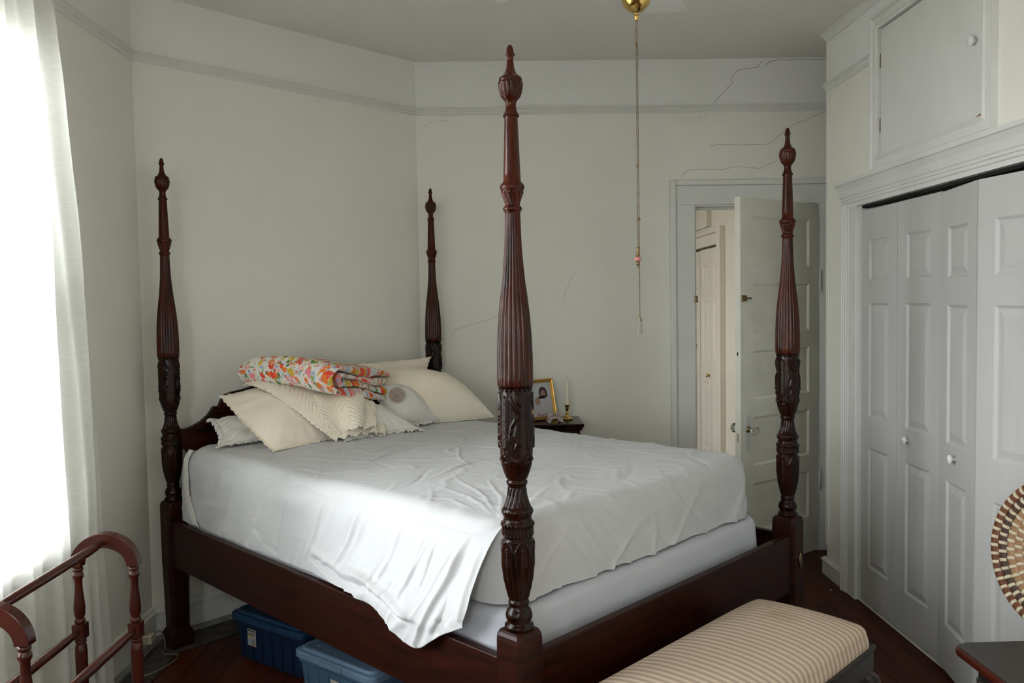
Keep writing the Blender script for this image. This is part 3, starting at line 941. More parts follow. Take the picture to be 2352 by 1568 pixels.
# ------------------------------------------------------------------ windows
def window(name, plane, a0, a1, z0, z1, sgn, axis, m=M_trim):
    """double-hung sash set in the wall; axis 'x': plane is x = plane, a runs along y"""
    e = empty(name, (plane, (a0 + a1) / 2, z0) if axis == 'x' else ((a0 + a1) / 2, plane, z0))
    e['kind'] = 'structure'
    ac = (a0 + a1) / 2

    def bx(nm, p0, p1, q0, q1, r0, r1, m_=m, par=e, bev=0.003):
        # p: depth outward from the room face, q: along the wall, r: height
        d0, d1 = sorted((-sgn * p0, -sgn * p1))
        q0, q1 = q0 - ac, q1 - ac
        mb_ = MB()
        if axis == 'x': mb_.box(d0, d1, q0, q1, r0 - z0, r1 - z0)
        else: mb_.box(q0, q1, d0, d1, r0 - z0, r1 - z0)
        return mb_.build(nm, m_, par, bevel=bev)
    zm = (z0 + z1) / 2
    for k, (c, d, dep) in enumerate(((z0 + 0.02, zm + 0.02, 0.055), (zm - 0.02, z1 - 0.02, 0.085))):
        for q in ((a0 + 0.021, a0 + 0.062), (a1 - 0.062, a1 - 0.021)):
            bx('sash_stile', dep, dep + 0.026, q[0], q[1], c, d)
        bx('sash_rail', dep, dep + 0.026, a0 + 0.0625, a1 - 0.0625, c, c + 0.05)
        bx('sash_rail', dep, dep + 0.026, a0 + 0.0625, a1 - 0.0625, d - 0.04, d)
        bx('pane', dep + 0.012, dep + 0.015, a0 + 0.0625, a1 - 0.0625, c + 0.0505, d - 0.0405, M_pane, bev=0)
    for q in ((a0 + 0.0005, a0 + 0.02), (a1 - 0.02, a1 - 0.0005)):
        bx('window_frame', 0.0, 0.118, q[0], q[1], z0 + 0.0005, z1 - 0.0005)
    bx('window_frame', 0.0, 0.118, a0 + 0.0205, a1 - 0.0205, z1 - 0.02, z1 - 0.0005)
    bx('window_sill', -0.045, 0.118, a0 - 0.09, a1 + 0.09, z0 - 0.022, z0 - 0.0005, bev=0.006) if False else bx('window_sill', -0.035, -0.0005, a0 - 0.04, a1 + 0.04, z0 - 0.025, z0 - 0.0005, bev=0.006)
    bx('casing_board', -0.016, -0.0005, a0 - 0.075, a0 - 0.0005, z0, z1)
    bx('casing_board', -0.016, -0.0005, a1 + 0.0005, a1 + 0.075, z0, z1)
    bx('casing_board', -0.016, -0.0005, a0 - 0.075, a1 + 0.075, z1 + 0.0005, min(z1 + 0.02, 2.48))
    return e


window('window_1', X1, *WIN1, 1, 'x')
window('window_2', X1, *WIN2, 1, 'x')
window('added_window', YB, *WINB_ADDED, 1, 'y')
portal('daylight_portal', (X1 - 0.13, (WIN1[0] + WIN1[1]) / 2, (WIN1[2] + WIN1[3]) / 2), (0, -PI / 2, 0), WIN1[3] - WIN1[2], WIN1[1] - WIN1[0])
portal('daylight_portal', (X1 - 0.13, (WIN2[0] + WIN2[1]) / 2, (WIN2[2] + WIN2[3]) / 2), (0, -PI / 2, 0), WIN2[3] - WIN2[2], WIN2[1] - WIN2[0])
portal('daylight_portal', ((WINB_ADDED[0] + WINB_ADDED[1]) / 2, YB - 0.13, (WINB_ADDED[2] + WINB_ADDED[3]) / 2), (PI / 2, 0, 0), WINB_ADDED[1] - WINB_ADDED[0], WINB_ADDED[3] - WINB_ADDED[2])
portal('daylight_portal', (XN0 - 0.11, (WINN_ADDED[0] + WINN_ADDED[1]) / 2, (WINN_ADDED[2] + WINN_ADDED[3]) / 2), (0, -PI / 2, 0), WINN_ADDED[3] - WINN_ADDED[2], WINN_ADDED[1] - WINN_ADDED[0])

# ------------------------------------------------------------------ curtains
def curtain(name, y0, y1, xb, seed, label, zt=2.62):
    e = tag(empty(name, (xb, (y0 + y1) / 2, 0)), label, 'curtain')
    ny, nzv = 150, 60
    P = np.zeros((nzv, ny, 3))
    for i in range(nzv):
        z = 0.03 + (zt - 0.03) * i / (nzv - 1)
        fz = z / zt
        for j in range(ny):
            s_ = j / (ny - 1)
            # the right edge swings slightly outward towards the floor
            edge = y1 - 0.20 * fz ** 1.8 + 0.008 * math.sin(4 * z + seed)
            y = y0 + (edge - y0) * s_
            ph = s_ * (y1 - y0) * 34 + seed + 0.35 * math.sin(2.1 * z + 3 * s_)
            x = 0.017 * math.sin(ph) + 0.013 * math.sin(2.3 * ph + 1.3 * z) * (0.6 + 0.5 * fz) + 0.008 * math.sin(0.9 * ph - 2.2 * z)
            x += 0.010 * nz((y * 1.2, z * 0.8, seed), 3.0)
            P[i, j] = (x, y - (y0 + y1) / 2, z)
    mb = MB().grid(P)
    mb.build('drape', M_curtain, e)
    r = MB().tube([(0.0, y0 - (y0 + y1) / 2 - 0.05, zt + 0.004), (0.0, y1 - (y0 + y1) / 2 - 0.0, zt + 0.004)], 0.008, 12)
    r.build('curtain_rod', M_white, e)
    return e


curtain('sheer_curtain', 2.15, 2.985, X1 + 0.085, 2.1, 'sheer off-white floor-length curtain glowing in front of the window')

# ------------------------------------------------------------------ the four-poster bed
BED_ANG = math.radians(44.31)
BED_O = (0.0446, 2.0348)
BW_, BL_ = 1.455, 2.05
bedE = empty('four_poster_bed', (BED_O[0], BED_O[1], 0), BED_ANG)
tag(bedE, 'dark carved mahogany four-poster bed with tall reeded posts and urn finials', 'bed')
R45 = Matrix.Rotation(BED_ANG, 4, 'Z')
BM = Matrix.Translation((BED_O[0], BED_O[1], 0)) @ R45


def bedw(p):
    return BM @ Vector(p)


FIN = [(0.0, 2.069), (.0045, 2.0675), (.0078, 2.060), (.0089, 2.053), (.0088, 2.0495), (.0114, 2.048), (.0114, 2.043), (.0085, 2.041), (.0080, 2.030),
       (.0100, 2.012), (.0150, 2.000), (.0215, 1.9935), (.0270, 1.990), (.0284, 1.986), (.0284, 1.982), (.0262, 1.9805), (.0301, 1.979), (.0303, 1.975),
       (.0295, 1.965), (.0273, 1.954), (.0235, 1.943), (.0185, 1.937), (.0140, 1.932), (.0123, 1.923), (.0140, 1.911), (.0175, 1.903), (.0195, 1.900), (.0195, 1.8960)]
SH = [(.0165, 1.8959), (.0164, 1.888), (.0214, 1.741), (.024, 1.736), (.0290, 1.731), (.0305, 1.725), (.029, 1.720), (.0275, 1.716), (.0265, 1.712), (.0215, 1.697), (.0185, 1.685), (.0180, 1.680),
      (.0215, 1.678), (.0241, 1.673), (.0215, 1.667), (.019, 1.664), (.0190, 1.660), (.0200, 1.62), (.0215, 1.58), (.0241, 1.544), (.0286, 1.496), (.034, 1.455), (.0385, 1.415), (.0425, 1.361),
      (.0443, 1.31), (.0449, 1.26), (.0446, 1.2395), (.0415, 1.2375), (.0402, 1.234), (.0415, 1.20), (.0425, 1.101), (.0416, 1.065), (.0385, 1.045), (.033, 1.025), (.0265, 1.008), (.0235, 1.003),
      (.0262, 1.001), (.0269, .997), (.0255, .992), (.0228, .988), (.0230, .985), (.0245, .965), (.0285, .948), (.0330, .937), (.038, .932), (.0400, .926), (.038, .919), (.0354, .913),
      (.0360, .906), (.0365, .902), (.0398, .899), (.0400, .893), (.0385, .885), (.0393, .870), (.0393, .864), (.0364, .861), (.0364, .857), (.0405, .854), (.0412, .83), (.0400, .79),
      (.0360, .755), (.0300, .727), (.0245, .706), (.0232, .700), (.0258, .698), (.0264, .692), (.0245, .688), (.0235, .684), (.0300, .676), (.0342, .664), (.0335, .655), (.0287, .646),
      (.0300, .642), (.0365, .638), (.0369, .632), (.0345, .627), (.034, .619)]


def seg_dist(px, py, pts):
    """distance of the points to a polyline, and the position along it (0..1)"""
    best = np.full(px.shape, 9.0); at = np.zeros(px.shape)
    n = len(pts) - 1
    for i in range(n):
        (ax, ay), (bx, by) = pts[i], pts[i + 1]
        dx, dy = bx - ax, by - ay
        t = np.clip(((px - ax) * dx + (py - ay) * dy) / (dx * dx + dy * dy), 0, 1)
        d = np.hypot(px - ax - t * dx, py - ay - t * dy)
        m = d < best
        best = np.where(m, d, best); at = np.where(m, (i + t) / n, at)
    return best, at


def post_surface(prof, n, step):
    zs, rs = [], []
    for (r0, z0), (r1, z1) in zip(prof[:-1], prof[1:]):
        fine = (0.70 < z1 < 0.90) or (0.915 < z1 < 0.99) or (1.0 < z1 < 1.236) or (1.94 < z1 < 1.978) or (1.68 < z1 < 1.716)
        k = max(1, int(abs(z1 - z0) / (step if fine else 0.02)))
        for i in range(k):
            zs.append(z0 + (z1 - z0) * i / k); rs.append(r0 + (r1 - r0) * i / k)
    zs.append(prof[-1][1]); rs.append(prof[-1][0])
    zs, rs = np.array(zs), np.array(rs)
    th = np.arange(n) * 2 * PI / n
    TH, Z = np.meshgrid(th, zs)
    R = np.repeat(rs[:, None], n, 1)

    def win(a, b, e=0.002):
        return np.clip((Z - a) / e, 0, 1) * np.clip((b - Z) / e, 0, 1)
    # gadrooned urn
    R = R * (1 + win(1.942, 1.976) * (0.07 * np.abs(np.sin(8 * TH)) - 0.05))
    # swirled collar under the plain shaft
    R = R * (1 + win(1.682, 1.714) * (0.16 * np.sqrt(np.abs(np.sin(5 * TH + Z * 75))) - 0.11))
    # reeds
    re_ = np.abs(np.sin(10 * TH)) ** 0.55
    R = R * (1 - 0.105 * (1 - re_) * win(1.2395, 1.661, 0.004))
    # rice-leaf carving, four times around
    ph = (TH + PI / 4) % (PI / 2) - PI / 4          # -45..45 degrees, ear of grain at the centre
    X = ph * 0.041
    W = win(1.050, 1.234)
    h = np.zeros_like(R)
    d = np.abs(X); ear = np.exp(-(np.abs(d - 0.0042) / 0.0026) ** 2) * ((Z > 1.085) & (Z < 1.212))
    ear *= 0.62 + 0.38 * np.sin((Z + d * 1.0) * 2 * PI / 0.0058)
    h = np.maximum(h, 0.0034 * ear)
    h = np.maximum(h, 0.0030 * np.exp(-(d / 0.0013) ** 2) * ((Z > 1.070) & (Z < 1.216)))
    ph2 = TH % (PI / 2)                             # 0..90 degrees between two ears
    X2 = (ph2 - PI / 4) * 0.041
    leaves = [([(0.014, 1.092), (0.003, 1.098), (-0.004, 1.118), (0.001, 1.140), (0.010, 1.150)], 0.0042),
              ([(-0.014, 1.120), (-0.012, 1.140), (-0.002, 1.158), (0.012, 1.166)], 0.0036),
              ([(0.012, 1.172), (0.000, 1.182), (-0.012, 1.205), (-0.014, 1.215)], 0.0046),
              ([(0.014, 1.190), (0.006, 1.200), (-0.002, 1.222)], 0.0036),
              ([(-0.016, 1.100), (-0.015, 1.135)], 0.0022),
              ([(-0.004, 1.082), (0.004, 1.110), (0.010, 1.118)], 0.0034)]
    for pts, w in leaves:
        dd, at = seg_dist(X2, Z, pts)
        ww = w * np.sqrt(np.clip(1 - (2 * at - 1) ** 2, 0.02, 1))
        prof_ = np.clip(1 - (dd / ww) ** 2, 0, 1)
        h = np.maximum(h, 0.0036 * prof_ * (0.72 + 0.28 * np.abs(np.cos(dd / ww * 2.2))))
    # double swag below the carving
    sw = 1.068 - 0.020 * (1 - (np.abs(ph2 - PI / 4) / (PI / 4)) ** 2) + 0.006
    h = np.maximum(h, 0.0030 * np.exp(-((Z - sw) / 0.0030) ** 2))
    h = np.maximum(h, 0.0026 * np.exp(-((Z - sw + 0.009) / 0.0022) ** 2))
    R = R + h * W * ((Z > sw - 0.013))
    R = R - 0.0008 * W * (h < 0.0002)
    below = win(1.006, 1.066, 0.003) * (Z < sw - 0.010)
    R = R * (1 + below * (0.035 * np.abs(np.sin(14 * TH)) - 0.02))
    # scalloped lower edge of the reeds
    R = R + 0.0022 * win(1.2255, 1.2385, 0.001) * (np.abs(np.sin(10 * TH)) > (1.2385 - Z) / 0.013)
    # swirled bell
    R = R * (1 + win(.936, .984) * (0.13 * np.sqrt(np.abs(np.sin(7 * TH - Z * 62))) - 0.09))
    R = R * (1 + win(.914, .930, 0.003) * (0.05 * np.abs(np.sin(9 * TH + Z * 150)) - 0.03))
    # ring of short upright leaves
    R = R * (1 + win(.866, .893) * (0.085 * np.abs(np.sin(12 * TH)) - 0.05))
    R = R + 0.0022 * win(.889, .8985, 0.001) * (np.abs(np.sin(6 * TH)) > 0.5)
    # long leaves of the lower vase with a beaded rib
    q = (TH + PI / 6) % (PI / 3) - PI / 6
    edge = np.clip((0.85 - Z) / 0.15, 0, 1)
    wl = 0.47 * (1 - 0.35 * edge) * np.sqrt(np.clip((0.853 - Z) / 0.030, 0.0, 1))
    leaf = win(.704, .853, 0.003)
    R = R + 0.0026 * leaf * np.exp(-((np.abs(q) - wl) / 0.05) ** 2)
    R = R + 0.0022 * leaf * np.exp(-(q / 0.055) ** 2) * (0.55 + 0.45 * np.sin(Z * 2 * PI / 0.0062)) * (Z < 0.835)
    R = R * (1 - 0.02 * leaf * np.abs(np.sin(24 * TH)))
    P = np.stack([R * np.cos(TH), R * np.sin(TH), Z], -1)
    return P


PW = 0.090


def block_outline(w, c):
    a = w / 2
    return [(a - c, -a), (a, -a + c), (a, a - c), (a - c, a), (-a + c, a), (-a, a - c), (-a, -a + c), (-a + c, -a)]


def make_post():
    shaft = MB().grid(post_surface(SH, 176, 0.0016), closed_v=True, flip=False)
    po = shaft.build('post', M_wood, bedE)
    fin = MB().grid(post_surface(FIN, 96, 0.0016), closed_v=True, flip=False)
    fin.build('finial', M_wood, po)
    # square block with chamfered corners, tapering to a spade foot
    secs = [(0.030, 0.6265, 0.004), (0.072, 0.6255, 0.010), (0.081, 0.6215, 0.010), (0.088, 0.613, 0.0095), (PW, 0.602, 0.009), (PW, 0.30 + 0.26, 0.009), (PW + 0.0, 0.36, 0.011), (0.089, 0.34, 0.013),
            (0.080, 0.083, 0.013), (0.083, 0.078, 0.010), (0.092, 0.068, 0.006), (0.095, 0.062, 0.004), (0.097, 0.056, 0.002), (0.097, 0.012, 0.002), (0.092, 0.0015, 0.002)]
    P = np.array([[(x_, y_, z_) for x_, y_ in block_outline(w, c)] for w, z_, c in secs])
    lb = MB().grid(P, closed_v=True, smooth=False)
    b = len(lb.v)
    lb.f += [tuple(range(8)), tuple(b - 8 + k for k in range(8))]; lb.m += [0, 0]; lb.sm += [False, False]
    lb.build('leg', M_woodh, po, bevel=0.0015)
    return po


post0 = make_post()
posts = [post0] + [copy_tree(post0, bedE) for _ in range(3)]
for o, (x_, y_, rz) in zip(posts, ((0, 0, 0), (0, BL_, PI / 2), (BW_, BL_, 0), (BW_, 0, PI))):
    o.location = (x_, y_, 0)
    o.rotation_euler = (0, 0, rz)
# small brass bolt cover on the outer face of the far foot post
mb = MB().prism([(0.010 * math.cos(t), 0.026 * math.sin(t) * (1 + 0.15 * math.cos(4 * t))) for t in np.linspace(0, 2 * PI, 20, endpoint=False)], -0.0500, -0.0455, axis='y')
bc = mb.build('bolt_cover', M_oldbrass, bedE, bevel=0.0015)
bc.location = (BW_ + 0.006, 0, 0.462)
# rails
RT, RB = 0.549, 0.358
MB().box(-0.034, -0.008, 0.0455, BL_ - 0.0455, RB, RT).build('side_rail', M_woodh, bedE, bevel=0.003)
MB().box(BW_ + 0.008, BW_ + 0.034, 0.0455, BL_ - 0.0455, RB, RT).build('side_rail', M_woodh, bedE, bevel=0.003)
MB().box(0.0455, BW_ - 0.0455, -0.034, -0.006, RB - 0.01, RT + 0.014).build('foot_rail', M_woodh, bedE, bevel=0.003)
MB().box(-0.0078, 0.014, 0.12, BL_ - 0.12, 0.372, 0.392).build('slat_ledge', M_woodh, bedE)
MB().box(BW_ - 0.014, BW_ + 0.0078, 0.12, BL_ - 0.12, 0.372, 0.392).build('slat_ledge', M_woodh, bedE)
for k in range(7):
    y_ = 0.18 + k * 0.28
    MB().box(-0.0075, BW_ + 0.0075, y_, y_ + 0.07, 0.3922, 0.410).build('slat', M_woodh, bedE)
# headboard: scrolled panel between the two head posts
half = [(0.030, 0.925), (0.060, 0.926), (0.095, 0.934), (0.130, 0.950), (0.160, 0.972), (0.180, 0.996), (0.188, 1.008), (0.212, 1.008), (0.218, 1.020), (0.228, 1.040), (0.245, 1.056), (0.275, 1.065), (0.33, 1.072), (0.42, 1.092), (0.52, 1.112), (0.62, 1.124)]
top = half + [(BW_ / 2, 1.128)] + [(BW_ - a, b) for a, b in half[::-1]]
lowr = [(0.030, 0.842), (0.048, 0.840), (0.060, 0.828), (0.064, 0.80), (0.064, 0.70), (0.060, 0.650), (0.044, 0.634), (0.030, 0.60), (0.030, 0.40)]
outl = top + [(BW_ - a, b) for a, b in lowr] + lowr[::-1]
hb = MB()
n = len(outl)
import bmesh as _bm
hbm = hb.prism(outl, BL_ - 0.013, BL_ + 0.013, axis='y')
hbo = hbm.build('headboard', M_woodh, bedE, bevel=0.003)
# raised edge moulding that follows the top
pts = [(a, BL_ - 0.015, b - 0.020) for a, b in catmull(np.array([(a, b, 0) for a, b in half[:6]]), 20)[:, :2]] + [(0.192, BL_ - 0.015, 0.990), (0.222, BL_ - 0.015, 0.988)] + \
      [(a, BL_ - 0.015, b - 0.022) for a, b in ((0.245, 1.045), (0.275, 1.062), (0.33, 1.072), (0.42, 1.092), (0.52, 1.112), (0.62, 1.124), (BW_ / 2, 1.128))]
MB().tube(pts, 0.004, 8).build('headboard_bead', M_woodh, hbo)
MB().tube([(BW_ - a, b, c) for a, b, c in pts], 0.004, 8).build('headboard_bead', M_woodh, hbo)


# ------------------------------------------------------------------ box spring, mattress sheet
def rounded_rect(x0, x1, y0, y1, r, n):
    """n points around, starting at the head end of the near side, counter-clockwise from above"""
    segs = []
    L = [(y1 - y0 - 2 * r), PI / 2 * r, (x1 - x0 - 2 * r), PI / 2 * r] * 2
    L = [(y1 - y0 - 2 * r), PI / 2 * r, (x1 - x0 - 2 * r), PI / 2 * r, (y1 - y0 - 2 * r), PI / 2 * r, (x1 - x0 - 2 * r), PI / 2 * r]
    tot = sum(L)
    out = []
    for i in range(n):
        s_ = tot * i / n
        k = 0
        while s_ > L[k] + 1e-9:
            s_ -= L[k]; k += 1
        if k == 0: p, q = (x0, y1 - r - s_), (-1, 0)
        elif k == 1:
            a = PI + s_ / r; p = (x0 + r + r * math.cos(a), y0 + r + r * math.sin(a)); q = (math.cos(a), math.sin(a))
        elif k == 2: p, q = (x0 + r + s_, y0), (0, -1)
        elif k == 3:
            a = 1.5 * PI + s_ / r; p = (x1 - r + r * math.cos(a), y0 + r + r * math.sin(a)); q = (math.cos(a), math.sin(a))
        elif k == 4: p, q = (x1, y0 + r + s_), (1, 0)
        elif k == 5:
            a = s_ / r; p = (x1 - r + r * math.cos(a), y1 - r + r * math.sin(a)); q = (math.cos(a), math.sin(a))
        elif k == 6: p, q = (x1 - r - s_, y1), (0, 1)
        else:
            a = PI / 2 + s_ / r; p = (x0 + r + r * math.cos(a), y1 - r + r * math.sin(a)); q = (math.cos(a), math.sin(a))
        out.append((*p, *q))
    return np.array(out)


def soft_block(x0, x1, y0, y1, z0, z1, rc, re, n, ns, nt, crown, disp, hem=None, bulge=0.006):
    """upholstered block as rings: up the side, over a rounded edge, over the top"""
    base = rounded_rect(x0, x1, y0, y1, rc, n)
    cx, cy = (x0 + x1) / 2, (y0 + y1) / 2
    rows = []
    for i in range(ns):
        f = i / (ns - 1)
        z = z0 + (z1 - re - z0) * f
        off = bulge * math.sin(PI * f)
        rows.append([(p[0] + p[2] * off, p[1] + p[3] * off, (z if hem is None else hem(p) + (z1 - re - hem(p)) * f)) for p in base])
    for i in range(1, 9):
        a = PI / 2 * i / 8
        off = -re * (1 - math.cos(a))
        rows.append([(p[0] + p[2] * off, p[1] + p[3] * off, z1 - re + re * math.sin(a)) for p in base])
    for i in range(1, nt + 1):
        s_ = 1 - i / nt
        row = []
        for p in base:
            px, py = p[0] - p[2] * re, p[1] - p[3] * re
            qx, qy = cx + (px - cx) * s_, cy + (py - cy) * s_
            row.append((qx, qy, z1 + crown * (1 - s_ ** 2)))
        rows.append(row)
    P = np.array(rows)
    N = -grid_normals(np.concatenate([P, P[:, :1]], axis=1))[:, :-1]
    N[-3:] = (0, 0, 1)
    # make normals point outward
    c = np.array([cx, cy, (z0 + z1) / 2])
    flip = np.sum(N * (P - c), axis=2) < 0
    N[flip] *= -1
    D = np.array([[disp(P[i, j], N[i, j]) for j in range(P.shape[1])] for i in range(P.shape[0])])
    return P + N * D[..., None]


bsE = tag(empty('box_spring', (BED_O[0], BED_O[1], 0), BED_ANG), 'white fabric-covered box spring showing between the mattress and the bed rails', 'box spring')


def bs_disp(p, n):
    w = abs(n[2])
    return (1 - w) * (0.0028 * nz((p[0] * 9, p[1] * 9, p[2] * 2.4), 1.0, 4) + 0.0018 * nz((p[0] * 26, p[1] * 26, p[2] * 5), 1.0, 1)) + 0.003 * nz(p, 5, 2)


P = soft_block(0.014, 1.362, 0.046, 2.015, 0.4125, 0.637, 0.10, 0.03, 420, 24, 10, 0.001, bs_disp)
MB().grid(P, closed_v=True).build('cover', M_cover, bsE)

mtE = tag(empty('mattress', (BED_O[0], BED_O[1], 0), BED_ANG), 'thick mattress in a wrinkled white sheet on the four-poster bed', 'mattress')
FOLD = []
r2 = random.Random(3)
for _ in range(110):      # creases over the top: short ridges with their own direction
    cx_, cy_ = r2.uniform(0.05, 1.32), r2.uniform(0.08, 1.6)
    a_ = r2.choice([r2.gauss(-0.75, 0.30), r2.gauss(0.15, 0.35), r2.gauss(0.9, 0.4)])
    FOLD.append((cx_, cy_, math.cos(a_), math.sin(a_), r2.uniform(0.04, 0.20), r2.uniform(0.0045, 0.011), r2.choice([1, 1, 1, -1]) * r2.uniform(0.0010, 0.0036)))
for a_, L_ in ((0.35, 0.30), (0.62, 0.34), (0.88, 0.30), (1.10, 0.36), (1.30, 0.28)):   # creases fanning out of the near corner
    FOLD.append((0.10 + math.cos(a_) * L_ * 0.75, 0.15 + math.sin(a_) * L_ * 0.75, math.cos(a_), math.sin(a_), L_ * 0.6, 0.007, 0.0034))


def sheet_disp(p, n):
    w = max(0.0, n[2])
    x_, y_, z_ = p
    d = 0.010 * nz((x_, y_, 0), 2.3, 5) * w + 0.004 * nz((x_ * 1.6, y_ * 3.4, z_), 3.0, 9)
    r_ = nz((x_ * 2.2 + y_ * 1.4, y_ * 2.2 - x_ * 1.2, 0.5), 2.2, 33)
    d += w * 0.0028 * max(0.0, 1 - abs(r_) * 7)
    if w > 0.4:
        for cx_, cy_, c, s_, L, W, H in FOLD:
            dx, dy = x_ - cx_, y_ - cy_
            if abs(dx) + abs(dy) > 0.7: continue
            u, v = dx * c + dy * s_, -dx * s_ + dy * c
            if abs(u) < L * 1.8 and abs(v) < 0.05:
                v += 0.010 * math.sin(u * 16 + cx_ * 9)
                d += H * w * math.exp(-(u / L) ** 2 - (v / W) ** 2)
    # upright soft pleats down the sides, stronger towards the hem
    sw = 1 - w
    if sw > 0.3:
        q = (y_ if abs(n[0]) > abs(n[1]) else x_)
        g = max(0.0, (0.86 - z_) / 0.22)
        k = 0.25 if n[0] < -0.5 else 1.0
        d += k * sw * (0.010 * (0.3 + g) * nz((q * 7.5 + z_ * 2.6, z_ * 2.2, 3), 1.0, 11) + 0.005 * nz((q * 19 + z_ * 7, z_ * 3, 8), 1.0, 3) * g)
        r_ = nz((q * 5 - z_ * 4.5, z_ * 3.5, 1), 1.0, 21)
        d += k * sw * 0.010 * max(0.0, 1 - abs(r_) * 7) * g
        r_ = nz((q * 9 + z_ * 9, z_ * 2.5, 7), 1.0, 41)
        d += k * sw * 0.006 * max(0.0, 1 - abs(r_) * 6) * (0.3 + g)
    return d


def hemz(p):
    return 0.6425 + 0.006 * nz((p[0], p[1], 0), 6, 2)


P = soft_block(0.022, 1.352, 0.078, 1.995, 0.6425, 0.862, 0.115, 0.052, 760, 44, 110, 0.012, sheet_disp, hem=hemz, bulge=0.004)
# gather the hem of the foot side
mb = MB().grid(P, closed_v=True)
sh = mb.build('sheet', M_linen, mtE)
tag(sh, 'wrinkled white cotton sheet')
# the untucked corner of the sheet that hangs over the side rail
C = [[(0.085, y_, .838) for y_ in (1.975, 1.6, 1.25, 1.02, 0.80, 0.60, 0.42, 0.26)] + [(0.12, 0.150, .838)],
     [(0.036, y_, .832) for y_ in (1.975, 1.6, 1.25, 1.02, 0.80, 0.60, 0.42, 0.26)] + [(0.070, 0.120, .850)],
     [(0.012, 1.975, .78), (0.012, 1.6, .78), (0.011, 1.25, .78), (0.010, 1.02, .785), (0.008, 0.80, .79), (0.004, 0.60, .79), (-0.002, 0.42, .79), (0.000, 0.26, .79), (0.012, 0.112, .812)],
     [(0.010, 1.975, .70), (0.010, 1.6, .70), (0.009, 1.25, .70), (0.006, 1.02, .70), (0.000, 0.80, .71), (-0.008, 0.60, .71), (-0.018, 0.42, .71), (-0.024, 0.28, .71), (-0.026, 0.135, .712)],
     [(0.006, 1.975, .62), (0.006, 1.6, .62), (0.005, 1.25, .62), (0.000, 1.02, .625), (-0.010, 0.80, .632), (-0.026, 0.62, .635), (-0.038, 0.44, .632), (-0.044, 0.29, .640), (-0.044, 0.145, .650)],
     [(0.004, 1.975, .57), (0.003, 1.6, .57), (0.002, 1.25, .565), (-0.006, 1.02, .572), (-0.022, 0.80, .580), (-0.046, 0.62, .580), (-0.054, 0.45, .565), (-0.058, 0.30, .585), (-0.050, 0.158, .612)],
     [(0.004, 1.975, .552), (0.003, 1.6, .552), (0.002, 1.25, .552), (-0.008, 1.02, .557), (-0.026, 0.80, .558), (-0.050, 0.575, .556), (-0.062, 0.365, .492), (-0.056, 0.235, .560), (-0.050, 0.160, .598)]]


def seg1(x, y, a, b):
    dx, dy = b[0] - a[0], b[1] - a[1]
    t = max(0.0, min(1.0, ((x - a[0]) * dx + (y - a[1]) * dy) / (dx * dx + dy * dy)))
    return math.hypot(x - a[0] - t * dx, y - a[1] - t * dy)


CREASE = [([(.160, .850), (.198, .72), (.232, .60), (.235, .56)], .0095, -.018), ([(.186, .856), (.232, .72), (.295, .60), (.345, .51)], .0090, .017),
          ([(.138, .80), (.160, .70), (.172, .62)], .010, .008), ([(.215, .62), (.27, .555)], .011, -.012), ([(.25, .60), (.20, .575)], .008, .008),
          ([(.455, .84), (.500, .75), (.540, .66), (.56, .62)], .008, .011), ([(.475, .82), (.528, .70), (.575, .63)], .009, -.013),
          ([(.66, .625), (.50, .600), (.38, .570)], .013, .012), ([(.62, .600), (.48, .577), (.36, .555)], .009, -.011),
          ([(.95, .600), (.74, .575), (.60, .60), (.56, .635)], .011, -.013), ([(.95, .63), (.74, .605), (.62, .625)], .012, .010),
          ([(.36, .80), (.40, .68), (.43, .61)], .006, .006), ([(.31, .78), (.345, .66)], .005, -.005), ([(.70, .80), (.745, .70), (.80, .62)], .008, .009),
          ([(.72, .79), (.77, .68)], .006, -.007), ([(.90, .80), (.94, .70), (1.00, .60)], .008, .008), ([(1.12, .82), (1.16, .70), (1.19, .60)], .007, .007),
          ([(1.36, .80), (1.39, .68), (1.45, .58)], .008, .007), ([(1.40, .66), (1.30, .60), (1.2, .575)], .009, -.008), ([(1.62, .80), (1.64, .66)], .007, .006)]
Q = net(C, 120, 480)
N = grid_normals(Q)
if N[60, 240, 0] > 0: N = -N
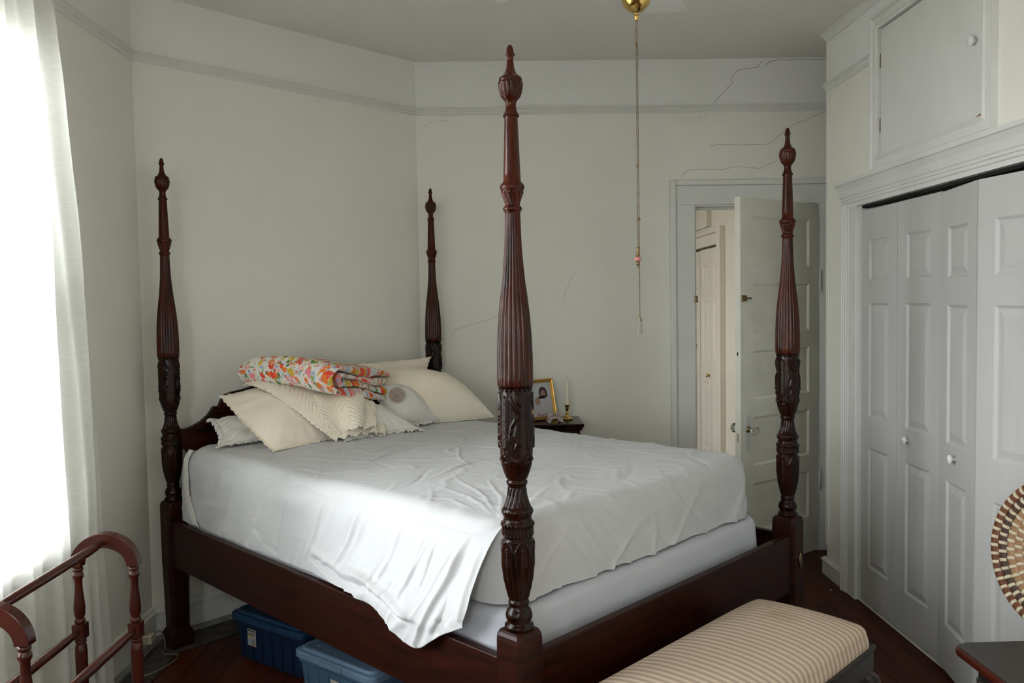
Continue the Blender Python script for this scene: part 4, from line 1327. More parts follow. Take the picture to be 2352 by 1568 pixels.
for i in range(Q.shape[0]):
    f = i / (Q.shape[0] - 1)
    for j in range(Q.shape[1]):
        s_ = j / (Q.shape[1] - 1)
        x_, y_, z_ = Q[i, j]
        g = smooth01((0.835 - z_) / 0.10)
        # long folds fall from the corner of the mattress towards the tip
        a = y_ - 0.55 * (0.86 - z_)
        d = 0.0
        for c0, w0, h0 in ((0.30, 0.006, 0.004), (0.36, 0.006, -0.004), (0.20, 0.005, 0.003), (0.62, 0.010, 0.005), (0.80, 0.02, 0.006), (0.93, 0.014, -0.006), (1.22, 0.018, 0.006), (1.45, 0.014, 0.005), (1.62, 0.02, -0.005)):
            d += h0 * math.exp(-((a - c0) / w0) ** 2)
        for pts_, w0, h0 in CREASE:
            dd_ = min(seg1(y_, z_, p, q) for p, q in zip(pts_[:-1], pts_[1:]))
            if dd_ < 3 * w0: d += h0 * math.exp(-(dd_ / w0) ** 2)
        low = smooth01((0.72 - z_) / 0.15)
        lim = 1.0 if y_ < 0.95 else 0.75
        d += lim * (0.008 * nz((a * 9, z_ * 4, 0), 1.0, 6) + 0.0035 * nz((y_ * 22, z_ * 18, 1), 1.0, 2) + 0.008 * low * max(0.0, 1 - 6 * abs(nz((a * 5 + z_ * 3, z_ * 6, 4), 1.0, 9))))
        d += 0.012 * math.exp(-((z_ - 0.585 - 0.12 * (y_ - 0.45)) / 0.016) ** 2) * smooth01((y_ - 0.25) / 0.15) * smooth01((0.85 - y_) / 0.2)
        # towards the head the sheet stays tucked behind the rail
        Q[i, j] += N[i, j] * (max(d, -0.004) * g)
        if y_ > 0.72 and z_ < 0.60: Q[i, j][0] = max(Q[i, j][0], -0.0055 if y_ > 0.95 else -0.0055 - 0.03 * (0.95 - y_) / 0.23)
        if z_ < 0.66: Q[i, j][0] = min(Q[i, j][0], 0.006)
        if f > 0.62: Q[i, j][0] = min(Q[i, j][0], -0.040) if (y_ < 0.72 and z_ < 0.565) else Q[i, j][0]
flp = MB().grid(Q).build('sheet_side', M_linen, mtE, fixn=False)
md = flp.modifiers.new('thickness', 'SOLIDIFY'); md.thickness = 0.0012; md.offset = 0
tag(flp, 'side of the sheet with its untucked corner hanging over the rail')

K = [[(0.034, 1.955, .850), (0.034, 1.915, .850)], [(0.008, 1.955, .81), (0.008, 1.91, .81)], [(0.004, 1.95, .74), (0.003, 1.90, .74)], [(0.001, 1.94, .66), (0.000, 1.885, .66)], [(-0.003, 1.90, .60), (-0.004, 1.84, .60)], [(-0.005, 1.86, .556), (-0.006, 1.80, .556)]]
Q = net(K, 90, 14)
N = grid_normals(Q)
if N[45, 7, 0] > 0: N = -N
for i in range(Q.shape[0]):
    for j in range(Q.shape[1]):
        Q[i, j] += N[i, j] * (0.0015 * math.sin(i * 1.1) * math.sin(j * 1.3) + 0.006 * nz(Q[i, j], 12, 3))
lb_ = MB().grid(Q).build('lace_band', M_lacew, mtE, fixn=False)
md = lb_.modifiers.new('thickness', 'SOLIDIFY'); md.thickness = 0.0016; md.offset = 0

# ------------------------------------------------------------------ pillows and blankets on the bed
def bed_thing(name, base, label, cat, group=None):
    e = empty(name, tuple(bedw(base)), BED_ANG)
    tag(e, label, cat, group)
    return e, np.array(base, float)


def pillow(name, corners, thick, mt, label, seed, trim=None, pinch=0.10, wr=0.006, cat='pillow', ruffle=0.022, rf_=34, power=0.58, n=72):
    """corners: TL, TR, BR, BL of the seam in bed coordinates"""
    TL, TR, BR, BL = [np.array(c, float) for c in corners]
    base = np.array([*(TL + TR + BR + BL)[:2] / 4, min(c[2] for c in (TL, TR, BR, BL))])
    e, b0 = bed_thing(name, base, label, cat)
    nrm = np.cross(TR - TL, BL - TL) + np.cross(BL - BR, TR - BR)
    nrm = -nrm / np.linalg.norm(nrm)
    cen = (TL + TR + BR + BL) / 4
    if np.dot(nrm, np.array([-0.7, -0.7, 0.6])) < 0: nrm = -nrm
    wv = np.linalg.norm(TR - TL); hv = np.linalg.norm(BL - TL)

    def seam(u, v):
        # the sides bow in between the corners
        uu = u * (1 - pinch * (1 - v * v) * abs(u) ** 2)
        vv = v * (1 - pinch * (1 - u * u) * abs(v) ** 2)
        a, b = (uu + 1) / 2, (vv + 1) / 2
        return (TL * (1 - a) * (1 - b) + TR * a * (1 - b) + BR * a * b + BL * (1 - a) * b)
    mb = MB()
    for sg in (1, -1):
        P = np.zeros((n + 1, n + 1, 3))
        for i in range(n + 1):
            v = math.sin((2 * i / n - 1) * PI / 2)
            for j in range(n + 1):
                u = math.sin((2 * j / n - 1) * PI / 2)
                q = seam(u, v)
                k = max(0.0, (1 - u * u) * (1 - v * v))
                h = thick / 2 * k ** power * (1 - 0.25 * (1 - k))
                ed = min(1.0, 6 * k) if k < 1 else 1
                w = wr * (nz(q, 7, seed) + 0.6 * nz(q, 16, seed + 3)) * ed
                # puckers that run in from the seam
                rad = math.atan2(v, u)
                w += 0.5 * wr * math.sin(rad * 23 + 5 * nz(q, 4, seed)) * math.exp(-k * 5) * ed
                P[i, j] = q + nrm * (sg * h + w) - b0
        mb.grid(P, flip=(sg < 0))
    mb.build('cover', mt, e)
    if trim is not None:
        ring = []
        m = 260
        for k in range(m):
            t = 4 * k / m
            s_, f = int(t), t - int(t)
            f = 2 * f - 1
            u, v = [(f, -1), (1, f), (-f, 1), (-1, -f)][s_]
            ring.append((u, v))
        P = np.zeros((m, 5, 3))
        for k, (u, v) in enumerate(ring):
            q = seam(u, v)
            out = q - cen; out -= nrm * out.dot(nrm); out /= np.linalg.norm(out)
            L = ruffle * (1 + 0.25 * nz(q, 30, seed) + 0.35 * (abs(u) > 0.93 and abs(v) > 0.93))
            for r_ in range(5):
                f = r_ / 4
                P[k, r_] = q + out * (L * f - 0.003) + nrm * (f * ruffle * 0.28 * math.sin(k * 2 * PI * rf_ / m) + f * f * 0.3 * ruffle * nz(q, 25, seed + 5)) - np.array([0, 0, 0.25 * L * f * f]) - b0
                if P[k, r_][2] + b0[2] < 0.872 and q[0] < 1.33: P[k, r_][2] = max(P[k, r_][2], q[2] - 0.004 - b0[2])
        tr = MB().grid(P, closed_u=True).build('lace_edge', trim, e, fixn=False)
        md = tr.modifiers.new('thickness', 'SOLIDIFY'); md.thickness = 0.0014; md.offset = 0
    return e


pillow('white_pillow', [(0.17, 2.005, 0.955), (0.60, 2.01, 0.96), (0.58, 1.76, 0.890), (0.085, 1.775, 0.880)], 0.09, M_linenw,
       'white crumpled pillow with lace ends lying at the near headboard corner under the cream pillow', 31, trim=M_lacew, wr=0.026, ruffle=0.026, rf_=34)
pillow('cream_pillow', [(0.160, 1.905, 1.066), (0.60, 1.905, 1.085), (0.555, 1.560, 0.895), (0.192, 1.540, 0.872)], 0.215, M_cream,
       'plain cream pillow with worn lace edging leaning at the near side, under the knitted blanket', 12, trim=M_lace, wr=0.010, pinch=-0.02, ruffle=0.012, rf_=52)
pillow('ruffled_pillow', [(0.56, 1.70, 0.960), (0.85, 1.685, 0.960), (0.850, 1.455, 0.890), (0.500, 1.470, 0.890)], 0.155, M_linenw,
       'small white pillow with ruffled edge lying on the sheet in front of the lace pillow', 22, trim=M_lacew, wr=0.011, ruffle=0.030, rf_=38)
pillow('large_pillow', [(0.955, 1.965, 1.110), (1.275, 1.740, 1.092), (1.405, 1.535, 0.874), (0.90, 1.690, 0.880)], 0.28, M_cream_y,
       'large yellowed cream pillow leaning against the far bedpost', 41, trim=M_lace, wr=0.009, pinch=-0.05, ruffle=0.008, rf_=60, power=0.6)
pillow('back_pillow', [(0.93, 2.010, 1.150), (1.345, 1.955, 1.160), (1.30, 1.93, 0.97), (0.93, 1.99, 0.97)], 0.09, M_cream,
       'cream pillow with a thin ruffled rim standing behind the large cream pillow', 52, trim=M_lace, wr=0.004, ruffle=0.012, rf_=40)
lp = pillow('lace_pillow', [(0.84, 1.745, 1.060), (1.00, 1.700, 1.045), (1.085, 1.600, 0.890), (0.80, 1.570, 0.894)], 0.15, M_linenw,
            'small white pillow with a round crocheted lace medallion leaning on the large cream pillow', 61, trim=M_lacew, wr=0.006, ruffle=0.018, rf_=36, pinch=-0.03)
# crocheted medallion and corner on the lace pillow
b0 = np.array(lp.location)
cc = np.array([0.872, 1.618, 1.008]); vx = np.array([0.75, -0.62, -0.15]); vx /= np.linalg.norm(vx)
vn = np.array([-0.55, -0.62, 0.62]); vn /= np.linalg.norm(vn); vy = np.cross(vn, vx)
lpb = np.array([(0.84 + 1.00 + 1.085 + 0.80) / 4, (1.745 + 1.70 + 1.60 + 1.57) / 4, 0.888])
M_med = mat('crochet_brown', (0.52, 0.43, 0.34), 0.9, bump=0.002, bump_scale=240, noise_amt=0.3, noise_scale=150)  # brownish crochet, tone varied at random
mb = MB()
for rr in (0.010, 0.018, 0.026, 0.034):
    mb.tube([cc + vx * rr * math.cos(t) * 1.05 + vy * rr * math.sin(t) * 1.1 + vn * 0.030 - lpb for t in np.linspace(0, 2 * PI, 40, endpoint=False)], 0.0030, 6, closed=True)
for t in np.linspace(0, 2 * PI, 14, endpoint=False):
    mb.tube([cc + vx * r_ * math.cos(t) * 1.05 + vy * r_ * math.sin(t) * 1.1 + vn * 0.030 - lpb for r_ in (0.004, 0.036)], 0.0020, 6)
tag(mb.build('lace_medallion', M_med, lp), 'round brownish crocheted medallion')

# knitted zigzag blanket draped over the cream pillow
e, b0 = bed_thing('knitted_blanket', (0.50, 1.70, 0.90), 'folded cream crocheted blanket with zigzag ribs draped over the cream pillow', 'blanket')


CAMB = np.array(BM.inverted() @ Vector((0, 0, CAM_Z)))


def lift(K, d):
    """move the control points off the pillow surface"""
    K = K.copy()
    for i in range(K.shape[0]):
        for j in range(K.shape[1]):
            v = CAMB - K[i, j]
            K[i, j] += v / np.linalg.norm(v) * (d if np.isscalar(d) else d[i])
    return K


def knit(Q, name, amp, zig, rib, fold=0.0, fold_n=3.0, seed=0.0, thick=0.008):
    nu, nv = Q.shape[:2]
    N = grid_normals(Q)
    if N[nu // 2, nv // 2] @ np.array([-0.7, -0.7, 0.5]) < 0: N = -N
    ii = np.linspace(0, 1, nu)[:, None]; jj = np.linspace(0, 1, nv)[None, :]
    tri = np.abs(((jj * zig + 0.06 * np.sin(ii * 9)) % 1.0) - 0.5) * 2          # chevrons across
    ph = ii * rib + tri * 2.4
    d = amp * (np.abs(np.sin(PI * ph)) ** 0.7 - 0.5)
    d = d + 0.06 * amp * np.sin(jj * zig * 2 * PI * 7) * np.ones_like(ii)     # stitches
    d = d + fold * np.sin(jj * 2 * PI * fold_n + 1.0 + 2.2 * ii) * (0.25 + 0.75 * ii)
    for i in range(0, nu):
        for j in range(0, nv):
            d[i, j] += 0.005 * nz(Q[i, j], 9, seed)
    dI = np.gradient(Q, axis=0); dI /= np.linalg.norm(dI, axis=2, keepdims=True)
    Q = Q + dI * ((tri - 0.5) * 0.020 * np.clip((ii - 0.75) / 0.25, 0, 1))[..., None]
    Q = Q + N * d[..., None]
    o = MB().grid(Q - b0).build(name, M_knit, e, fixn=False)
    md = o.modifiers.new('thickness', 'SOLIDIFY'); md.thickness = thick; md.offset = -1 if True else 0
    return o


up = np.array([-0.012, -0.03, 0.040])
K1 = np.array([[(0.285, 1.950, 1.088), (0.38, 1.980, 1.120), (0.60, 1.98, 1.12), (0.80, 1.92, 1.08)],
               [(0.280, 1.890, 1.100), (0.42, 1.900, 1.128), (0.61, 1.88, 1.112), (0.80, 1.84, 1.06)],
               [(0.330, 1.780, 1.058), (0.46, 1.775, 1.078), (0.61, 1.76, 1.055), (0.76, 1.71, 1.01)],
               [(0.375, 1.670, 0.995), (0.47, 1.650, 1.010), (0.59, 1.64, 0.99), (0.70, 1.61, 0.965)],
               [(0.425, 1.570, 0.925), (0.49, 1.550, 0.938), (0.575, 1.54, 0.935), (0.655, 1.53, 0.925)],
               [(0.462, 1.515, 0.882), (0.500, 1.492, 0.890), (0.56, 1.482, 0.892), (0.63, 1.49, 0.895)]])
knit(net(lift(K1, [0.0, 0.05, 0.085, 0.085, 0.05, 0.03]), 400, 220), 'blanket_layer', 0.0060, 3.6, 27, 0.004, 1.2, 1)
# the upper, rumpled fold with its scalloped edges towards the right
K2 = np.array([[(0.470, 1.690, 1.045), (0.56, 1.690, 1.062), (0.63, 1.66, 1.052), (0.705, 1.635, 1.015)],
               [(0.450, 1.640, 1.035), (0.54, 1.625, 1.055), (0.65, 1.60, 1.040), (0.690, 1.590, 1.000)],
               [(0.440, 1.600, 0.990), (0.53, 1.565, 1.010), (0.63, 1.55, 1.000), (0.670, 1.558, 0.968)],
               [(0.455, 1.560, 0.945), (0.53, 1.520, 0.962), (0.61, 1.505, 0.958), (0.650, 1.520, 0.938)],
               [(0.480, 1.520, 0.905), (0.53, 1.490, 0.918), (0.59, 1.475, 0.922), (0.620, 1.490, 0.912)]])
knit(net(lift(K2, 0.045), 200, 240), 'blanket_fold', 0.0064, 2.6, 12, 0.020, 1.8, 5)
K3 = K2 + np.array([0.055, -0.010, -0.035])
K3 = K3[1:, 1:] + np.array([0.0, 0.01, 0.0])
knit(net(lift(K3, 0.03), 160, 200), 'blanket_fold', 0.0062, 2.4, 10, 0.022, 2.2, 8)

# folded floral quilt on the top of the stack
e, b0 = bed_thing('floral_quilt', (0.60, 1.75, 1.06), 'thick folded quilt with red, orange and pink flowers on top of the pillow stack', 'quilt')
Nn, Lf, Rt_ = np.array([0.425, 1.500, 1.150]), np.array([0.235, 1.905, 1.195]), np.array([0.865, 1.685, 1.085])
dE = Rt_ - Nn           # direction across the folded end (x of the section)
dL = Lf - Nn            # direction of the folds


def strip_section(w, th, layers, gap, seed):
    """closed outline of a flat strip folded in on itself; returns centre points (s, z)"""
    r = layers
    c = []
    H = gap
    # outer layer: from the open end along the top, round the fold, back along the bottom, up and in again
    top = 1.5 * H; bot = -1.5 * H
    for t in np.linspace(1, 0.10, 26): c.append((w * t, top + 0.004 * math.sin(9 * t)))
    for a in np.linspace(PI / 2, 1.5 * PI, 16)[1:-1]: c.append((w * 0.10 + 1.5 * H * math.cos(a) * 1.1, 1.5 * H * math.sin(a)))
    for t in np.linspace(0.10, 0.95, 24): c.append((w * t, bot + 0.003 * math.sin(7 * t)))
    for a in np.linspace(-PI / 2, PI / 2, 10)[1:-1]: c.append((w * 0.95 + 0.5 * H * math.cos(a), -1.0 * H + 0.5 * H * math.sin(a)))
    for t in np.linspace(0.95, 0.20, 20): c.append((w * t, -0.5 * H))
    for a in np.linspace(1.5 * PI, PI / 2, 10)[1:-1]: c.append((w * 0.20 + 0.5 * H * math.cos(a), 0.5 * H * math.sin(a)))
    for t in np.linspace(0.20, 0.96, 20): c.append((w * t, 0.5 * H + 0.003 * math.sin(8 * t)))
    return np.array(c)


sec = strip_section(1.0, 0.02, 4, 0.0325, 1)
wE = np.linalg.norm(dE); lL = np.linalg.norm(dL)
ue = dE / wE; ul = dL / lL
sec[:, 0] *= wE
# arc length along the strip for the print
arc = np.concatenate([[0], np.cumsum(np.hypot(*np.diff(sec, axis=0).T))])
th = 0.0148
tn = np.gradient(sec, axis=0); tn /= np.linalg.norm(tn, axis=1, keepdims=True)
nn = np.stack([-tn[:, 1], tn[:, 0]], 1)
side = [(i, 1) for i in range(len(sec))] + [(i, -1) for i in range(len(sec) - 1, -1, -1)]
# rounded, padded edges at both ends of every layer
prm = [(-th * math.sin(a) * 1.25, math.cos(a)) for a in np.linspace(PI / 2 - 0.05, 0.15, 7)] + [(lL * t, 1.0) for t in np.linspace(0, 1, 84)] + [(lL + th * math.sin(a), math.cos(a)) for a in np.linspace(0.15, PI / 2 - 0.05, 6)]
nl = len(prm)
P = np.zeros((nl, len(side), 3)); UV = np.zeros((nl, len(side), 2))
for i, (dep, kf) in enumerate(prm):
    f = min(1.0, max(0.0, dep / lL))
    for j, (ix, sg) in enumerate(side):
        puff = 1.0 + 0.30 * nz((arc[ix] * 11, dep * 11, sg), 1.0, 2)
        s_, z_ = sec[ix] + nn[ix] * th * sg * kf * puff
        ar = arc[ix]
        fs = s_ / wE
        squash = 1.0 - 0.20 * f + 0.08 * fs
        sag = -0.030 * (2 * f - 1) ** 2 * (1 if f > 0.5 else 0.3)
        wob = 0.006 * math.sin(6 * s_ / wE + 3 * f + z_ * 60) + 0.008 * nz((s_ * 6, f * 3, z_ * 20), 1.0, 4)
        zz = z_ * squash + sag + wob - 0.018 * fs ** 2
        if f > 0.90:
            g = (f - 0.90) / 0.10
            zz = zz * (1 - 0.16 * g * g) - 0.012 * g
        depth = dep * (1 - 0.24 * fs) + (0.010 * nz((s_ * 9, z_ * 30, 2), 1.0, 7) + 0.012 * math.cos(z_ * 40) + 0.006 * nz((arc[ix] * 20, 0, 0), 1.0, 9)) * (1 - f)
        p = Nn + ue * s_ + ul * depth + np.array([0, 0, zz])
        P[i, j] = p - b0
        UV[i, j] = (ar, dep)
mb = MB()
mb.grid(P, closed_v=True)
nlp = len(side); ns = len(sec)
for base_, fl_ in ((0, False), ((nl - 1) * nlp, True)):
    for j in range(ns - 1):
        q = (base_ + j, base_ + j + 1, base_ + nlp - 2 - j, base_ + nlp - 1 - j)
        mb.f.append(q if fl_ else q[::-1]); mb.m.append(0); mb.sm.append(True)
mb.uv = UV.reshape(-1, 2)
q_ = mb.build('quilt', M_floral, None)
q_.parent = e
q_.name = 'quilted_cloth'

# ------------------------------------------------------------------ storage boxes under the bed
def rrect(w, d, r, n=5):
    out = []
    for cx_, cy_, a0 in ((w / 2 - r, d / 2 - r, 0), (-w / 2 + r, d / 2 - r, PI / 2), (-w / 2 + r, -d / 2 + r, PI), (w / 2 - r, -d / 2 + r, 1.5 * PI)):
        for k in range(n + 1):
            a = a0 + PI / 2 * k / n
            out.append((cx_ + r * math.cos(a), cy_ + r * math.sin(a)))
    return out


def tote(name, p0, p1, depth, h, m_body, m_lid, label, tilt=0.0, sticker=True):
    """p0, p1: plan ends of the long front edge of the lid (bed coordinates)"""
    a, b = Vector((*p0, 0)), Vector((*p1, 0))
    w = (b - a).length
    ang = math.atan2(b.y - a.y, b.x - a.x)
    nrm = Vector((-math.sin(ang), math.cos(ang), 0))
    c = (a + b) / 2 + nrm * (depth / 2)
    e = empty(name, tuple(bedw((c.x, c.y, 0))), BED_ANG + ang)
    tag(e, label, 'storage box')
    rings = []
    for f, z in ((0.86, 0.0015), (0.88, 0.006), (0.945, h - 0.045), (0.95, h - 0.042), (0.965, h - 0.040), (0.97, h - 0.020)):
        rings.append([(x_, y_, z) for x_, y_ in rrect(w * f, depth - w * (1 - f), 0.035)])
    mb = MB().grid(np.array(rings), closed_v=True, smooth=False, flip=False)
    mb.f.append(tuple(range(24))[::-1]); mb.m.append(0); mb.sm.append(False)
    mb.f.append(tuple(5 * 24 + k for k in range(24))); mb.m.append(0); mb.sm.append(False)
    tub = mb.build('tub', m_body, e, bevel=0.0015)
    for k in range(6):          # upright ribs moulded into the long side
        xk = -w * 0.34 + k * w * 0.136
        MB().box(xk - 0.004, xk + 0.004, -depth / 2 + 0.010, -depth / 2 + 0.016, 0.02, h - 0.05).build('rib', m_body, tub)
    rings = []
    for s_, z in ((0.0, h - 0.024), (0.0, h - 0.004), (-0.004, h), (-0.016, h + 0.001), (-0.020, h + 0.010), (-0.030, h + 0.011), (-0.042, h + 0.006)):
        rings.append([(x_, y_, z) for x_, y_ in rrect(w + 2 * s_, depth + 2 * s_, 0.032)])
    mb = MB().grid(np.array(rings), closed_v=True, smooth=False)
    mb.f.append(tuple(6 * 24 + k for k in range(24))); mb.m.append(0); mb.sm.append(False)
    mb.f.append(tuple(range(24))[::-1]); mb.m.append(0); mb.sm.append(False)
    lid = mb.build('lid', m_lid, e, bevel=0.0015)
    lid.rotation_euler = (tilt, 0, 0)
    for yk in (-depth * 0.18, depth * 0.18):
        MB().box(-w * 0.30, w * 0.30, yk - 0.004, yk + 0.004, h + 0.004, h + 0.0105).build('lid_rib', m_lid, lid, bevel=0.002)
    for xk in (-0.33, 0.33):
        MB().lathe([(0.006, h + 0.0055), (0.005, h + 0.009), (0.0, h + 0.0095)], 12, M=Matrix.Translation((xk * w, -depth * 0.30, 0))).build('lid_stud', m_lid, lid)
    MB().box(-0.06, 0.06, -depth / 2 - 0.006, -depth / 2 + 0.004, h - 0.022, h - 0.003).build('grip', m_lid, lid, bevel=0.002)
    # printed sticker: title words, colour blocks and a bar code
    y_ = -depth / 2 + 0.006
    st = empty
    x0, x1, z0, z1 = (-w * 0.24, -w * 0.24 + 0.052, h * 0.40, h * 0.40 + 0.068)
    if not sticker: x0, x1, z0, z1 = (-w * 0.02, -w * 0.02 + 0.045, h * 0.50, h * 0.50 + 0.045)
    pb = MB().box(x0, x1, y_ - 0.0012, y_, z0, z1).build('sticker', M_paper, e)
    s2 = MB()
    yy_ = y_ - 0.0017

    def sq(a_, b_, c_, d_, mi):
        s2.add([(x0 + (x1 - x0) * a_, yy_, z0 + (z1 - z0) * c_), (x0 + (x1 - x0) * b_, yy_, z0 + (z1 - z0) * c_), (x0 + (x1 - x0) * b_, yy_, z0 + (z1 - z0) * d_), (x0 + (x1 - x0) * a_, yy_, z0 + (z1 - z0) * d_)], [(0, 1, 2, 3)], mi)
    for k in range(9):
        sq(0.56 + 0.042 * k, 0.56 + 0.042 * k + (0.012 if k % 3 else 0.024), 0.08, 0.42, 0)
    if sticker:
        sq(0.02, 0.45, 0.44, 0.58, 1); sq(0.02, 0.48, 0.10, 0.40, 2); sq(0.0, 1.0, 0.0, 0.03, 3)
        for k, (a_, b_) in enumerate(((0.10, 0.18), (0.20, 0.26), (0.28, 0.36), (0.38, 0.50), (0.56, 0.64), (0.66, 0.72), (0.74, 0.86))):
            sq(a_, b_, 0.64, 0.76 if k % 2 else 0.72, 0)
        for a_, b_ in ((0.08, 0.30), (0.34, 0.50), (0.54, 0.74), (0.78, 0.92)):
            sq(a_, b_, 0.86, 0.97, 0)
    s2.build('sticker_print', [M_ink, M_ylw, M_skyb, M_redp], pb)
    return e


tote('storage_tote', (0.090, 1.765), (0.160, 1.325), 0.34, 0.192, M_blue, M_bluelid, 'dark navy plastic storage box with a blue lid and a paper sticker under the bed')
tote('storage_tote', (0.055, 1.205), (0.105, 0.785), 0.32, 0.208, M_ltblue, M_ltlid, 'lighter slate-blue plastic storage box with a loose pale lid under the side rail', tilt=0.0, sticker=False)

# ------------------------------------------------------------------ upholstered bench at the foot of the bed
e = tag(empty('upholstered_bench', (BED_O[0], BED_O[1], 0), BED_ANG), 'long low bench with cream striped cushion and dark legs at the foot of the bed', 'bench')
bx0, bx1, by0, by1 = -0.30, 0.985, -0.500, -0.120
cz0, cz1 = 0.405, 0.452
P = soft_block(bx0 + 0.004, bx1 - 0.010, by0 + 0.006, by1 - 0.006, cz0, cz1 + 0.020, 0.035, 0.022, 200, 8, 26, 0.0, lambda p, n: 0)
for i in range(P.shape[0]):
    for j in range(P.shape[1]):
        x_, y_, z_ = P[i, j]
        if z_ > cz0 + 0.005:
            cx_ = min(1, max(-1, (x_ - (bx0 + bx1) / 2) / ((bx1 - bx0) / 2))); cy_ = min(1, max(-1, (y_ - (by0 + by1) / 2) / ((by1 - by0) / 2)))
            P[i, j, 2] += 0.036 * (1 - abs(cy_) ** 2.4) ** 0.8 * (1 - abs(cx_) ** 9)
MB().grid(P, closed_v=True).build('cushion', M_stripe, e)
for a in ((bx0, bx1, by0, by0 + 0.03, 0.335, 0.404), (bx0, bx1, by1 - 0.03, by1, 0.335, 0.404), (bx0, bx0 + 0.03, by0 + 0.031, by1 - 0.031, 0.335, 0.404), (bx1 - 0.03, bx1, by0 + 0.031, by1 - 0.031, 0.335, 0.404)):
    MB().box(*a).build('apron', M_black, e, bevel=0.006, seg=3)
for a in ((bx0 - 0.004, bx1 + 0.004, by0 - 0.005, by0 + 0.010, 0.4045, 0.418), (bx0 - 0.004, bx1 + 0.004, by1 - 0.010, by1 + 0.005, 0.4045, 0.418), (bx1 - 0.010, bx1 + 0.005, by0 + 0.0105, by1 - 0.0105, 0.4045, 0.418)):
    MB().box(*a).build('bead', M_black, e, bevel=0.004, seg=3)
for sx, lx in ((1, bx1 - 0.03), (-1, bx0 + 0.03)):
    for sy, ly in ((-1, by0 + 0.03), (1, by1 - 0.03)):
        prof = [(0.345, 0.028, 0.0), (0.325, 0.036, 0.016), (0.29, 0.036, 0.026), (0.24, 0.028, 0.024), (0.17, 0.019, 0.008), (0.10, 0.014, -0.004), (0.055, 0.015, 0.004), (0.03, 0.024, 0.014), (0.012, 0.028, 0.018), (0.001, 0.024, 0.018)]
        lg = MB()
        P = np.array([[(lx + sx * o * 0.8 + r * math.cos(t), ly + sy * o * 0.8 + r * math.sin(t), z) for t in np.linspace(0, 2 * PI, 16, endpoint=False)] for z, r, o in prof])
        lg.grid(P, closed_v=True)
        b = len(lg.v)
        lg.f += [tuple(range(16)), tuple(b - 16 + k for k in range(16))]; lg.m += [0, 0]; lg.sm += [False, False]
        L = lg.build('leg', M_black, e)
        br = MB().prism([(0, 0), (0.09, 0), (0.07, -0.012), (0.045, -0.018), (0.03, -0.035), (0.012, -0.05), (0.0, -0.07)], -0.009, 0.009, axis='y',
                        M=Matrix.Translation((lx - sx * 0.02, ly + sy * 0.018, 0.334)) @ Matrix.Scale(-sx, 4, (1, 0, 0)))
        br.build('leg_bracket', M_black, L, bevel=0.003)

# ------------------------------------------------------------------ bedside table and what stands on it
NT = 0.800
nx0, nx1, ny0, ny1 = 0.075, 0.452, 4.285, 4.600
e = tag(empty('bedside_table', ((nx0 + nx1) / 2, (ny0 + ny1) / 2, 0)), 'small dark wooden bedside table against the far wall behind the bed', 'table')
w, d = nx1 - nx0, ny1 - ny0
MB().box(-w / 2, w / 2, -d / 2, d / 2, NT - 0.018, NT).build('table_top', M_wood, e, bevel=0.005, seg=3)
MB().box(-w / 2 + 0.008, w / 2 - 0.008, -d / 2 + 0.008, d / 2 - 0.008, NT - 0.034, NT - 0.0185).build('top_moulding', M_wood, e, bevel=0.004)
MB().box(-w / 2 + 0.02, w / 2 - 0.02, -d / 2 + 0.022, d / 2 - 0.02, NT - 0.17, NT - 0.0345).build('case', M_woodh, e, bevel=0.002)
dr = MB().box(-w / 2 + 0.045, w / 2 - 0.045, -d / 2 + 0.014, -d / 2 + 0.0218, NT - 0.155, NT - 0.05).build('drawer', M_wood, e, bevel=0.002)
MB().lathe([(0.006, 0), (0.005, 0.008), (0.010, 0.012), (0.010, 0.018), (0, 0.021)], 14, M=Matrix.Translation((0, -d / 2 + 0.0139, NT - 0.10)) @ Matrix.Rotation(PI / 2, 4, 'X')).build('knob', M_oldbrass, dr)
for sx in (-1, 1):
    for sy in (-1, 1):
        P = [[(sx * (w / 2 - 0.038) + a, sy * (d / 2 - 0.040) + b, z) for a, b in ((-r, -r), (r, -r), (r, r), (-r, r))] for z, r in ((NT - 0.171, 0.017), (0.002, 0.010))]
        lg = MB().grid(np.array(P), closed_v=True, smooth=False)
        lg.f += [(0, 1, 2, 3), (4, 5, 6, 7)]; lg.m += [0, 0]; lg.sm += [False, False]
        lg.build('leg', M_wood, e, bevel=0.001)

# photo frame: leaning back a little, turned towards the bed
FA = Vector((0.182, 4.415, NT + 0.001)); FB = Vector((0.325, 4.520, NT + 0.001))
fw = (FB - FA).length; fang = math.atan2(FB.y - FA.y, FB.x - FA.x)
e = tag(empty('photo_frame', tuple((FA + FB) / 2), fang), 'gold picture frame with a portrait of two people on the bedside table', 'picture frame')
tilt = Matrix.Rotation(math.radians(-11), 4, 'X')
FH, FBW = 0.222, 0.019
prf = [(0, -0.004), (0, 0.008), (0.006, 0.012), (0.010, 0.008), (0.015, 0.0095), (FBW, 0.003), (FBW, -0.004)]


def fside(p0, p1, inn):
    A, B = Vector((p0[0], 0, p0[1])), Vector((p1[0], 0, p1[1]))
    dd = (B - A).normalized(); iv = Vector((inn[0], 0, inn[1]))
    va = [tilt @ (A + dd * s_ + iv * s_ + Vector((0, -t_, 0))) for s_, t_ in prf]
    vb = [tilt @ (B - dd * s_ + iv * s_ + Vector((0, -t_, 0))) for s_, t_ in prf]
    n = len(prf)
    mb = MB().add(va + vb, [(i, (i + 1) % n, n + (i + 1) % n, n + i) for i in range(n)])
    mb.f += [tuple(range(n))[::-1], tuple(range(n, 2 * n))]; mb.m += [0, 0]; mb.sm += [False, False]
    mb.build('frame_side', M_gold, e)


